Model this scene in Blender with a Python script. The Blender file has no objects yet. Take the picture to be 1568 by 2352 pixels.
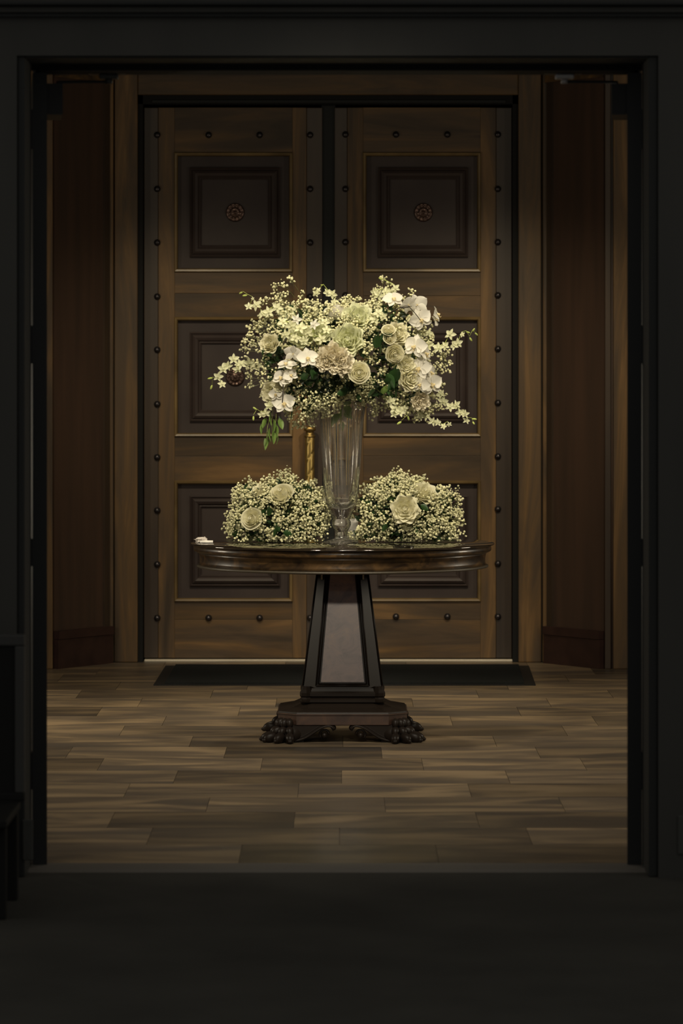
import bpy, bmesh, math, random
import numpy as np
from mathutils import Vector, Matrix, Quaternion
R_ = random.Random(7)
PI = math.pi
C = bpy.context.scene.collection
sc = bpy.context.scene
F = 8820.0; HC = 1.471; CX = 784.0; HY = 831.0

def W(px, py, Y):
    "photo pixel at depth Y -> world point"
    return Vector(((px-CX)*Y/F, Y, HC-(py-HY)*Y/F))
def X(px, Y): return (px-CX)*Y/F
def Z(py, Y): return HC-(py-HY)*Y/F

# ------------------------------------------------------------------ camera
cam_d = bpy.data.cameras.new('camera'); cam = bpy.data.objects.new('camera', cam_d); C.objects.link(cam)
cam.location = (0, 0, HC); cam.rotation_euler = (PI/2, 0, 0)
cam_d.sensor_fit = 'HORIZONTAL'; cam_d.sensor_width = 24.0; cam_d.lens = 24.0*F/1568
cam_d.shift_x = 0.0; cam_d.shift_y = -(1176-HY)/1568
cam_d.clip_end = 100
cam_d.dof.use_dof = True; cam_d.dof.focus_distance = 15.5; cam_d.dof.aperture_fstop = 5.6
sc.camera = cam
# ------------------------------------------------------------------ world, lights, exposure
w = bpy.data.worlds.new('world'); sc.world = w; w.use_nodes = True
w.node_tree.nodes['Background'].inputs[0].default_value = (1.0, 0.97, 0.90, 1)
w.node_tree.nodes['Background'].inputs[1].default_value = 0.20
sc.view_settings.view_transform = 'Standard'; sc.view_settings.look = 'None'
sc.view_settings.gamma = 1; sc.view_settings.use_curve_mapping = False
sc.view_settings.exposure = 0.0

def spot(name, loc, target, power, size_deg, blend, radius, col):
    d = bpy.data.lights.new(name, 'SPOT'); d.energy = power; d.spot_size = math.radians(size_deg)
    d.spot_blend = blend; d.shadow_soft_size = radius; d.color = col
    o = bpy.data.objects.new(name, d); C.objects.link(o); o.location = loc
    o.rotation_euler = (Vector(target)-Vector(loc)).to_track_quat('-Z', 'Y').to_euler()
    return o
WARM = (1.0, 0.88, 0.68)
def area(name, loc, rot, sx, sy, power, col):
    d = bpy.data.lights.new(name, 'AREA'); d.shape = 'RECTANGLE'; d.size = sx; d.size_y = sy; d.energy = power; d.color = col
    o = bpy.data.objects.new(name, d); C.objects.link(o); o.location = loc; o.rotation_euler = rot
    return o
def down(name, loc, target, size, power, col):
    o = area(name, loc, (0, 0, 0), size, size, power, col)
    o.rotation_euler = (Vector(target)-Vector(loc)).to_track_quat('-Z', 'Y').to_euler(); return o
spot('table_downlight', (0.1, 14.6, 3.30), (0, 15.1, 1.0), 62, 84, 0.9, 0.16, WARM)
spot('nave_spot', (0.0, 5.0, 3.60), (0, 15.3, 0.52), 560, 10.6, 0.9, 0.15, (1.0, 0.90, 0.72))
spot('front_spot_a', (-1.0, 12.5, 3.30), (-0.1, 15.1, 1.15), 330, 35, 0.9, 0.14, WARM)
spot('front_spot_b', (1.0, 12.5, 3.30), (0.1, 15.1, 1.15), 330, 35, 0.9, 0.14, WARM)
down('fill_area_a', (-1.0, 12.6, 3.32), (-0.3, 16.5, 1.0), .4, 14, WARM)  # pair of unseen fill areas, added to lift the upper doors
down('fill_area_b', (1.0, 12.6, 3.32), (0.3, 16.5, 1.0), .4, 14, WARM)
spot('near_floor_fill', (0.0, 12.9, 3.30), (0, 13.2, 0.0), 150, 84, 1.0, 0.15, (1.0, 0.92, 0.78))  # unseen fill spot, added to brighten the floor behind the threshold
spot('door_wash_a', (-0.95, 15.9, 3.30), (-0.55, 18.86, 1.02), 230, 38, 1.0, 0.10, (1.0, 0.84, 0.58))
spot('door_wash_b', (0.95, 15.9, 3.30), (0.55, 18.86, 1.02), 290, 38, 1.0, 0.10, (1.0, 0.84, 0.58))
spot('floor_fill_a', (-0.9, 16.4, 3.30), (-0.85, 16.3, 0.0), 130, 68, 1.0, 0.10, (1.0, 0.85, 0.60))  # pair of unseen fill spots, added to brighten the floor before the doors
spot('floor_fill_b', (0.9, 16.4, 3.30), (0.85, 16.3, 0.0), 130, 68, 1.0, 0.10, (1.0, 0.85, 0.60))
area('side_light_left', (-2.95, 15.5, 1.1), (0, -PI/2, 0), 0.5, 0.5, 17, WARM)
area('side_light_right', (2.95, 15.5, 1.1), (0, PI/2, 0), 0.5, 0.5, 17, WARM)

# ------------------------------------------------------------------ mesh builder
class MB:
    def __init__(s): s.v = []; s.f = []; s.sm = []
    def add(s, vs, fs, smooth=False):
        b = len(s.v); s.v.extend([tuple(p) for p in vs]); s.f.extend([tuple(i+b for i in f) for f in fs]); s.sm.extend([smooth]*len(fs)); return s
    def box(s, x0, x1, y0, y1, z0, z1, bev=0.0):
        if x1 < x0: x0, x1 = x1, x0
        if y1 < y0: y0, y1 = y1, y0
        if z1 < z0: z0, z1 = z1, z0
        if bev <= 0:
            vs = [(x, y, z) for x in (x0, x1) for y in (y0, y1) for z in (z0, z1)]
            return s.add(vs, [(0,1,3,2),(4,6,7,5),(0,4,5,1),(2,3,7,6),(0,2,6,4),(1,5,7,3)])
        # chamfered box
        b = min(bev, (x1-x0)/2.1, (y1-y0)/2.1, (z1-z0)/2.1)
        bm = bmesh.new(); bmesh.ops.create_cube(bm, size=1)
        for v in bm.verts:
            v.co = Vector(((x0+x1)/2+v.co.x*(x1-x0), (y0+y1)/2+v.co.y*(y1-y0), (z0+z1)/2+v.co.z*(z1-z0)))
        bmesh.ops.bevel(bm, geom=list(bm.edges), offset=b, segments=2, affect='EDGES', profile=0.5)
        return s.bm(bm)
    def bm(s, bm, M=None, smooth=False):
        bm.verts.ensure_lookup_table(); bm.verts.index_update()
        vs = [(M @ v.co) if M else v.co for v in bm.verts]
        s.add(vs, [tuple(v.index for v in f.verts) for f in bm.faces], smooth); bm.free(); return s
    def lathe(s, prof, c=(0,0), n=48, smooth=True, closed=False, cap=True):
        vs = []; fs = []
        for r, z in prof:
            for k in range(n):
                a = 2*PI*k/n; vs.append((c[0]+r*math.cos(a), c[1]+r*math.sin(a), z))
        m = len(prof)
        rng = range(m) if closed else range(m-1)
        for i in rng:
            j = (i+1) % m
            for k in range(n):
                k2 = (k+1) % n; fs.append((i*n+k, i*n+k2, j*n+k2, j*n+k))
        if cap and not closed:
            fs.append(tuple(reversed(range(n)))); fs.append(tuple((m-1)*n+k for k in range(n)))
        return s.add(vs, fs, smooth)
    def tube(s, pts, r, n=6, smooth=True, r1=None):
        pts = [Vector(p) for p in pts]; m = len(pts); vs = []; fs = []
        up = None
        for i, p in enumerate(pts):
            t = (pts[min(i+1, m-1)]-pts[max(i-1, 0)]).normalized()
            if up is None: up = t.orthogonal().normalized()
            up = (up - t*up.dot(t)); up = up.normalized() if up.length > 1e-6 else t.orthogonal().normalized()
            sd = t.cross(up); rr = r if r1 is None else r+(r1-r)*i/(m-1)
            for k in range(n):
                a = 2*PI*k/n; vs.append(p+up*(rr*math.cos(a))+sd*(rr*math.sin(a)))
        for i in range(m-1):
            for k in range(n):
                k2 = (k+1) % n; fs.append((i*n+k, i*n+k2, (i+1)*n+k2, (i+1)*n+k))
        fs.append(tuple(reversed(range(n)))); fs.append(tuple((m-1)*n+k for k in range(n)))
        return s.add(vs, fs, smooth)
    def prism(s, poly, axis, a, b, smooth=False):
        "poly of 2D points extruded along axis from a to b; axis 'x': (y,z) 'y': (x,z) 'z': (x,y)"
        def P(p, t):
            return {'x': (t, p[0], p[1]), 'y': (p[0], t, p[1]), 'z': (p[0], p[1], t)}[axis]
        n = len(poly); vs = [P(p, a) for p in poly]+[P(p, b) for p in poly]
        fs = [tuple(range(n)), tuple(reversed(range(n, 2*n)))]+[(k, n+k, n+(k+1) % n, (k+1) % n) for k in range(n)]
        return s.add(vs, fs, smooth)
    def loft(s, rings, smooth=False):
        n = len(rings[0]); vs = [p for r in rings for p in r]; fs = []
        for i in range(len(rings)-1):
            for k in range(n):
                k2 = (k+1) % n; fs.append((i*n+k, i*n+k2, (i+1)*n+k2, (i+1)*n+k))
        fs.append(tuple(reversed(range(n)))); fs.append(tuple((len(rings)-1)*n+k for k in range(n)))
        return s.add(vs, fs, smooth)
    def ell(s, c, rx, ry, rz, M=None, seg=10, ring=7):
        bm = bmesh.new(); bmesh.ops.create_uvsphere(bm, u_segments=seg, v_segments=ring, radius=1)
        T = Matrix.Translation(c) @ (M.to_4x4() if M else Matrix.Identity(4)) @ Matrix.Diagonal((rx, ry, rz, 1))
        return s.bm(bm, T, True)
    def mesh(s, name):
        me = bpy.data.meshes.new(name); me.from_pydata(s.v, [], s.f); me.update()
        me.polygons.foreach_set('use_smooth', s.sm)
        return me

def wloc(o):
    p = Vector((0, 0, 0))
    while o: p += o.location; o = o.parent
    return p
def tag(o, label=None, cat=None, group=None, kind=None):
    if label: o['label'] = label
    if cat: o['category'] = cat
    if group: o['group'] = group
    if kind: o['kind'] = kind
    return o
def obj(name, mb, mat, parent=None, label=None, fixn=True, origin=None, kind=None):
    """one mesh object; the builder holds world coordinates, the object keeps its origin at the parent (parents are never rotated here)"""
    off = Vector(origin) if origin is not None else (wloc(parent) if parent else Vector((0, 0, 0)))
    if off.length > 0: mb.v = [(p[0]-off.x, p[1]-off.y, p[2]-off.z) for p in mb.v]
    me = mb.mesh(name)
    if fixn:
        bm = bmesh.new(); bm.from_mesh(me); bmesh.ops.recalc_face_normals(bm, faces=bm.faces); bm.to_mesh(me); bm.free()
    me.materials.append(mat)
    o = bpy.data.objects.new(name, me); C.objects.link(o)
    if parent:
        o.parent = parent
        if origin is not None: o.location = off - wloc(parent)
    elif origin is not None: o.location = off
    if label: o['label'] = label
    if kind: o['kind'] = kind
    return o
def empty(name, loc, label, cat, group=None, kind=None):
    o = bpy.data.objects.new(name, None); C.objects.link(o); o.location = loc; o.empty_display_size = 0.05
    return tag(o, label, cat, group, kind)
def inst(name, me, parent, M, label=None):
    "another object on shared mesh data"
    o = bpy.data.objects.new(name, me); C.objects.link(o); o.parent = parent; o.matrix_local = M
    if label: o['label'] = label
    return o
def box(name, x0, x1, y0, y1, z0, z1, mat, parent=None, bev=0.0, label=None):
    return obj(name, MB().box(x0, x1, y0, y1, z0, z1, bev), mat, parent, label)

# ------------------------------------------------------------------ materials
def mat(name, col, rough=0.5, metal=0.0, spec=0.5, coat=0.0, trans=0.0, **k):
    m = bpy.data.materials.new(name); m.use_nodes = True
    b = m.node_tree.nodes['Principled BSDF']
    b.inputs['Base Color'].default_value = (*col, 1); b.inputs['Roughness'].default_value = rough
    b.inputs['Metallic'].default_value = metal; b.inputs['Specular IOR Level'].default_value = spec
    b.inputs['Coat Weight'].default_value = coat; b.inputs['Coat Roughness'].default_value = k.get('coat_rough', 0.05)
    b.inputs['Transmission Weight'].default_value = trans
    if 'ior' in k: b.inputs['IOR'].default_value = k['ior']
    return m
def noise_col(m, cols, scale=(1, 1, 1), nscale=3.0, detail=4.0, rough=0.55, per_object=0.0, bump=0.0, dist=0.0, isl=0.0):
    """colour ramp over a stretched noise in object space, shifted per object"""
    nt = m.node_tree; N = nt.nodes; L = nt.links; b = N['Principled BSDF']
    tc = N.new('ShaderNodeTexCoord'); mp = N.new('ShaderNodeMapping'); nz = N.new('ShaderNodeTexNoise')
    mp.inputs['Scale'].default_value = scale; nz.inputs['Scale'].default_value = nscale
    nz.inputs['Detail'].default_value = detail; nz.inputs['Roughness'].default_value = rough; nz.inputs['Distortion'].default_value = dist
    L.new(tc.outputs['Object'], mp.inputs['Vector']); 
    src = mp.outputs['Vector']
    oi = N.new('ShaderNodeObjectInfo')
    if per_object:
        ml = N.new('ShaderNodeVectorMath'); ml.operation = 'MULTIPLY_ADD'
        cb = N.new('ShaderNodeCombineXYZ')
        for i in range(3): L.new(oi.outputs['Random'], cb.inputs[i])
        ml.inputs[1].default_value = (91, 57, 133)
        L.new(cb.outputs[0], ml.inputs[0]); L.new(mp.outputs['Vector'], ml.inputs[2]); src = ml.outputs[0]
    L.new(src, nz.inputs['Vector'])
    rp = N.new('ShaderNodeValToRGB'); L.new(nz.outputs['Fac'], rp.inputs['Fac'])
    cr = rp.color_ramp
    while len(cr.elements) < len(cols): cr.elements.new(0.5)
    for e, (p, c) in zip(cr.elements, cols): e.position = p; e.color = (*c, 1)
    out = rp.outputs['Color']
    if per_object:
        hs = N.new('ShaderNodeHueSaturation'); mr = N.new('ShaderNodeMapRange')
        mr.inputs['To Min'].default_value = 1-per_object; mr.inputs['To Max'].default_value = 1+per_object
        L.new(oi.outputs['Random'], mr.inputs['Value']); L.new(mr.outputs[0], hs.inputs['Value'])
        L.new(out, hs.inputs['Color']); out = hs.outputs['Color']
    if isl:
        ge = N.new('ShaderNodeNewGeometry'); hs = N.new('ShaderNodeHueSaturation'); mr = N.new('ShaderNodeMapRange')
        mr.inputs['To Min'].default_value = 1-isl; mr.inputs['To Max'].default_value = 1+isl
        L.new(ge.outputs['Random Per Island'], mr.inputs['Value']); L.new(mr.outputs[0], hs.inputs['Value'])
        L.new(out, hs.inputs['Color']); out = hs.outputs['Color']
    L.new(out, b.inputs['Base Color'])
    if bump:
        bp = N.new('ShaderNodeBump'); bp.inputs['Strength'].default_value = bump; bp.inputs['Distance'].default_value = 0.002
        L.new(nz.outputs['Fac'], bp.inputs['Height']); L.new(bp.outputs['Normal'], b.inputs['Normal'])
    return m
WCOL = [(0.30, (.040, .027, .016)), (0.46, (.072, .046, .025)), (0.56, (.105, .062, .026)), (0.64, (.150, .086, .034)), (0.76, (.19, .115, .045))]
M_wv = noise_col(mat('walnut_vertical', (0,0,0), .5, 0, .35), WCOL, (8, 8, .8), 1.2, 6, .58, .2, .15, .8)
M_wh = noise_col(mat('walnut_horizontal', (0,0,0), .5, 0, .35), WCOL, (.8, 8, 8), 1.2, 6, .58, .2, .15, .8)
M_strip = noise_col(mat('dark_walnut_edge', (0,0,0), .45), [(0.3, (.028, .019, .014)), (.7, (.055, .036, .022))], (9, 9, .9), 1.5, 5, .6, .15, .1)
M_bead = noise_col(mat('pale_bead', (0,0,0), .35), [(0.3, (.10, .066, .026)), (.7, (.21, .14, .055))], (3, 3, 3), 2, 3, .5, .1)
M_panel = noise_col(mat('leather_brown_panel', (0,0,0), .55, 0, .35), [(0.3, (.034, .024, .023)), (.7, (.050, .037, .033))], (2, 2, 2), 2, 4, .5, .1)
M_red = noise_col(mat('mahogany_panel', (0,0,0), .45), [(0.3, (.052, .033, .024)), (.7, (.076, .044, .030))], (8, 8, .5), 2, 5, .5, .05)
M_redh = noise_col(mat('mahogany_base', (0,0,0), .4), [(0.3, (.026, .012, .011)), (.7, (.042, .020, .016))], (1, 8, 8), 2, 5, .5, .05)
M_black = mat('black_rubber', (.008, .010, .011), .6, 0, .3)
M_recess = mat('black_recess', (.010, .010, .010), .8, 0, .2)
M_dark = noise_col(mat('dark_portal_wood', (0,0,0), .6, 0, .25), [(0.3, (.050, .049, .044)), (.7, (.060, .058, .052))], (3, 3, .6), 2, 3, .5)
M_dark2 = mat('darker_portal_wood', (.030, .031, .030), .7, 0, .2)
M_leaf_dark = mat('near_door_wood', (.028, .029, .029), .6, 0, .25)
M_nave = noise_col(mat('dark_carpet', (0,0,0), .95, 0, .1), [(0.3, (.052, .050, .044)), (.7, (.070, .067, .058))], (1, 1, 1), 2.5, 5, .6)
M_plaster = mat('dim_plaster', (.16, .135, .10), .8)
M_iron = mat('dark_iron', (.07, .065, .07), .32, .85)
M_bronze = mat('bronze_rosette', (.13, .085, .07), .32, .8)
M_gold = mat('brushed_brass', (.55, .40, .14), .35, .9)
M_brassdark = mat('brass_cap', (.40, .28, .10), .35, .9)
M_alu = mat('threshold_metal', (.52, .47, .38), .4, .3)
M_mat = noise_col(mat('mat_pile', (0,0,0), .95, 0, .1), [(0.3, (.013, .015, .015)), (.7, (.022, .024, .024))], (1,1,1), 120, 3, .7, 0, .5)
M_matedge = mat('mat_rubber', (.015, .015, .015), .6, 0, .2)
M_tread = mat('near_threshold', (.12, .108, .095), .6)
M_greymetal = mat('closer_metal', (.012, .012, .012), .5, 0, .3)
M_shoe = mat('closer_shoe', (.50, .48, .46), .4, .2)
M_plate = mat('grey_plate', (.062, .062, .056), .5, 0, .3)
# table
M_burl = noise_col(mat('burl_veneer', (0,0,0), .34, 0, .4, .2), [(0.34, (.020, .012, .007)), (.48, (.052, .030, .013)), (.60, (.098, .055, .021)), (.76, (.16, .092, .036))], (6, 6, 12), 1.6, 6, .6, .05, 0, 1.2)
M_burl2 = noise_col(mat('purple_burl', (0,0,0), .3, 0, .5, .35), [(0.3, (.13, .080, .072)), (.5, (.24, .150, .132)), (.7, (.34, .205, .145))], (6, 6, 6), 1.8, 6, .65, .05, 0, 1.5)
M_burl3 = noise_col(mat('plinth_burl', (0,0,0), .35, 0, .5, .2), [(0.3, (.035, .022, .018)), (.55, (.070, .040, .028)), (.8, (.10, .058, .035))], (6, 6, 6), 1.8, 6, .65, .05, 0, 1.5)
M_ebony = mat('ebonised_wood', (.018, .013, .010), .40, 0, .2)
M_lip = mat('lip_wood', (.06, .05, .035), .4, 0, .5)
M_topglass = mat('polished_top', (.020, .014, .009), .06, 0, .6, 1.0, coat_rough=.015)
M_pale = mat('pale_block', (.42, .36, .26), .5)
def glassmat(name, col=(1, 1, 1), rough=.02):
    m = mat(name, col, rough, 0, .5, 0, 1.0, ior=1.47); return m
M_glass = glassmat('vase_glass', (.97, .98, .95), .015)
def paint_reflections(m, fac):  # pale diffuse streaks painted into the glass in place of bright reflections
    nt = m.node_tree; N = nt.nodes; L = nt.links; p = N['Principled BSDF']; out = N['Material Output']
    tc = N.new('ShaderNodeTexCoord'); mp = N.new('ShaderNodeMapping'); mp.inputs['Scale'].default_value = (60, 60, 2.5)
    nz = N.new('ShaderNodeTexNoise'); nz.inputs['Scale'].default_value = 1.5; nz.inputs['Detail'].default_value = 4
    mr = N.new('ShaderNodeMapRange'); mr.inputs['From Min'].default_value = .35; mr.inputs['From Max'].default_value = .75; mr.inputs['To Max'].default_value = fac
    df = N.new('ShaderNodeBsdfDiffuse'); df.inputs['Color'].default_value = (.75, .70, .60, 1); mx = N.new('ShaderNodeMixShader')
    L.new(tc.outputs['Object'], mp.inputs['Vector']); L.new(mp.outputs[0], nz.inputs['Vector']); L.new(nz.outputs['Fac'], mr.inputs['Value'])
    L.new(mr.outputs[0], mx.inputs[0]); L.new(p.outputs[0], mx.inputs[1]); L.new(df.outputs[0], mx.inputs[2]); L.new(mx.outputs[0], out.inputs['Surface'])
M_vase = glassmat('painted_reflection_glass', (.98, .98, .96), .015); paint_reflections(M_vase, .12)
M_paper = mat('white_paper', (.80, .76, .68), .7)
M_paper2 = mat('crumpled_film', (.55, .50, .44), .4)
# flowers
def petalmat(name, a, b, rough=.55, t=.35, isl=0.0, per=0.06):
    m = mat(name, a, rough, 0, .3)
    noise_col(m, [(.3, a), (.7, b)], (1, 1, 1), 30, 2, .5, per, 0, 0, isl)
    nt = m.node_tree; N = nt.nodes; L = nt.links
    tr = N.new('ShaderNodeBsdfTranslucent'); mx = N.new('ShaderNodeMixShader'); out = N['Material Output']; p = N['Principled BSDF']
    cs = p.inputs['Base Color'].links[0].from_socket
    L.new(cs, tr.inputs['Color']); mx.inputs[0].default_value = t
    L.new(p.outputs[0], mx.inputs[1]); L.new(tr.outputs[0], mx.inputs[2]); L.new(mx.outputs[0], out.inputs['Surface'])
    return m
M_rose = petalmat('rose_petal', (.80, .77, .54), (.86, .83, .64), t=.3)
M_cream = petalmat('cream_petal', (.80, .74, .55), (.86, .80, .65), t=.3)
M_green_fl = petalmat('green_white_petal', (.72, .74, .48), (.80, .81, .58), t=.3)
M_white = petalmat('white_orchid_petal', (.80, .77, .66), (.84, .82, .73), t=.3)
M_lipy = petalmat('orchid_lip', (.78, .62, .26), (.82, .74, .50), t=.2)
M_dend = petalmat('pale_green_orchid', (.72, .73, .44), (.80, .80, .56), t=.3)
M_bud = petalmat('green_bud', (.42, .52, .10), (.56, .62, .20), t=.2)
M_gyp = petalmat('babys_breath_bud', (.69, .67, .39), (.78, .75, .48), t=.15, isl=.22, per=.01)
M_gstem = mat('thin_stem', (.11, .12, .04), .6)
M_leafd = noise_col(mat('dark_leaf', (0,0,0), .4), [(.3, (.010, .032, .008)), (.7, (.024, .060, .014))], (1,1,1), 25, 2, .5, .2, 0, 0, .3)
M_leafl = petalmat('light_leaf', (.13, .21, .045), (.20, .30, .08), .4, .25)
M_branch = mat('dark_branch', (.035, .028, .018), .6)

# ------------------------------------------------------------------ structure: floors
YD = 18.86      # face of the far doors
YP = 11.07      # portal threshold
ROT = math.radians(0.35)
floor = obj('floor', MB().box(-3.1, 3.1, YP, 19.6, -.06, -.004), mat('grout', (.03, .025, .02), .8))
tag(floor, 'floor of staggered wood-look tiles in brown and grey beyond the doorway', 'floor', kind='structure')
FCOL = [(.30, (.085, .070, .055)), (.44, (.12, .092, .064)), (.52, (.165, .124, .080)), (.60, (.23, .168, .10)), (.75, (.31, .225, .135))]
M_tile = noise_col(mat('tile_wood_look', (0,0,0), .38, 0, .5), FCOL, (1.2, 3.2, 1), 1.35, 4, .5, .42, .08, .9)
TL, TW = .588, .425
tmb = MB().box(-TL/2+.0008, TL/2-.0008, -TW/2+.001, TW/2-.001, -.008, 0)
tile_me = tmb.mesh('tile'); tile_me.materials.append(M_tile)
offs = [0, 2, 1, 3, 1, 2, 0, 3, 2, 0, 1, 3, 0, 2, 3, 1, 2, 0]
for r in range(20):
    y = YP+.20+TW*(r+.5)
    if y+TW/2 > 19.3: break
    hw = 1.75
    x = -hw-.6+offs[r % 18]*TL/4
    while x < hw+.3:
        M = Matrix.Rotation(0.0, 4, 'Z') @ Matrix.Translation((x+.004*(y-14), y, 0))
        inst('tile', tile_me, floor, M)
        x += TL
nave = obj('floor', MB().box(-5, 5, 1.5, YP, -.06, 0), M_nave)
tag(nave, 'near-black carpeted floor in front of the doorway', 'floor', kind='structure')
tag(obj('trim_9', MB().prism([(YP-.01, 0), (YP+.02, .006), (YP+.10, .006), (YP+.20, 0)], 'x', -.905, .905), M_tread),
    'dull grey threshold strip across the bottom of the doorway', 'threshold', kind='structure')
tag(box('ceiling', -3.1, 3.1, YP+.02, 19.2, 3.35, 3.45, M_plaster), 'plain ceiling over the vestibule', 'ceiling', kind='structure')

# ------------------------------------------------------------------ far wall with double doors
YC = 18.78      # face of the casing
wb = MB()
xl, xr = X(316, YC), X(1190, YC)
ztop = Z(218, YC)
wb.box(-3.1, xl-.02, 19.0, 19.2, 0, 3.35); wb.box(xr+.02, 3.1, 19.0, 19.2, 0, 3.35); wb.box(xl-.02, xr+.02, 19.0, 19.2, ztop+.02, 3.35)
wb.box(xl-.1, xr+.1, 19.21, 19.3, -.05, 3.35)  # unseen backing, added to stop world light leaking round the leaves
far = tag(obj('wall_far', wb, M_red), 'dark wall behind the tall panelled double doors, with an added unseen backing', 'wall', kind='structure')
# door casing
cas = empty('trim_1', (0, YC, 0), 'broad walnut casing around the tall double doors', 'door frame', kind='structure')
def casing_board(name, x0, x1, y0, y1, z0, z1, m, bev=.006): return box(name, x0, x1, y0, y1, z0, z1, m, cas, bev)
casing_board('side_board', X(262, YC), X(316, YC), YC, 19.0, 0, Z(166, YC), M_wv)
casing_board('side_board', X(1190, YC), X(1243, YC), YC, 19.0, 0, Z(166, YC), M_wv)
casing_board('head_board', X(316, YC), X(1190, YC), YC, 19.0, Z(218, YC), Z(166, YC), M_wh)
casing_board('backband', X(247, YC-.02), X(260, YC-.02), YC-.02, 19.0, 0, Z(150, YC), M_wv, .008)
casing_board('backband', X(1246, YC-.02), X(1260, YC-.02), YC-.02, 19.0, 0, Z(150, YC), M_wv, .008)
casing_board('backband', X(247, YC-.02), X(1260, YC-.02), YC-.02, 19.0, Z(163, YC), Z(150, YC), M_wh, .008)
casing_board('groove', X(259, YC), X(263, YC), YC+.01, 19.0, 0, Z(166, YC), M_recess, 0)
casing_board('groove', X(1242, YC), X(1247, YC), YC+.01, 19.0, 0, Z(166, YC), M_recess, 0)
# dark reveal of the opening
rv = MB()
rv.box(xl, X(329, YC+.06), YC+.02, 19.02, 0, ztop); rv.box(X(1176, YC+.06), xr, YC+.02, 19.02, 0, ztop)
rv.box(xl, xr, YC+.02, 19.02, Z(240, YC+.06), ztop)
tag(obj('trim_2', rv, M_recess), 'black rebate between the casing and the door leaves', 'door frame', kind='structure')
tag(box('trim_3', X(331, YD-.04), X(1177, YD-.04), YD-.045, YD+.03, 0, .012, M_alu, None, .003), 'pale metal sill strip under the tall double doors', 'threshold', kind='structure')
bk = obj('trim_4', MB().box(X(738, YD+.03), X(770, YD+.03), YD+.012, YD+.06, .012, Z(240, YD)), M_black)
tag(bk, 'black rubber astragal in the gap between the two tall doors', 'door seal', kind='structure')
tag(box('trim_5', X(350, YD), X(1160, YD), YC+.015, YC+.05, Z(236, YC), Z(229, YC), M_black, None, .002), 'thin black door-coordinator bar under the casing head', 'trim', kind='structure')

# stud and rosette meshes
stud_me = MB().lathe([(.0165, 0), (.0165, .004), (.0145, .012), (.009, .018), (.003, .0205), (.0005, .021)], n=14).mesh('stud'); stud_me.materials.append(M_iron)
FACE = Matrix.Rotation(PI/2, 4, 'X')      # local +Z -> world -Y (towards the nave)
rz = MB().lathe([(.044, 0), (.046, .006), (.040, .014), (.034, .010), (.028, .008), (.022, .014), (.016, .020), (.010, .016), (.007, .024), (.0005, .027)], n=36)
rosette_me = rz.mesh('rosette'); rosette_me.materials.append(M_bronze)
pet = MB()
for k in range(12):
    a = 2*PI*k/12; pet.ell((.034*math.cos(a), .034*math.sin(a), .012), .008, .0055, .005, Matrix.Rotation(a, 3, 'Z'), 8, 5)
for k in range(8):
    a = 2*PI*k/8; pet.ell((.018*math.cos(a), .018*math.sin(a), .017), .007, .004, .004, Matrix.Rotation(a, 3, 'Z'), 8, 5)
rpet_me = pet.mesh('petal_ring'); rpet_me.materials.append(M_bronze)

def frame_ring(mb, x0, x1, z0, z1, wd, prof):
    """mitred moulding ring around a rectangle; prof = [(inset, proud)], y = -proud from base"""
    n = len(prof)
    rings = []
    for ins, yy in prof:
        rings.append([(x0+ins, yy, z0+ins), (x1-ins, yy, z0+ins), (x1-ins, yy, z1-ins), (x0+ins, yy, z1-ins)])
    vs = [p for r in rings for p in r]; fs = []
    for i in range(n-1):
        for k in range(4):
            k2 = (k+1) % 4; fs.append((i*4+k, i*4+k2, (i+1)*4+k2, (i+1)*4+k))
    mb.add(vs, fs); return mb

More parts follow.
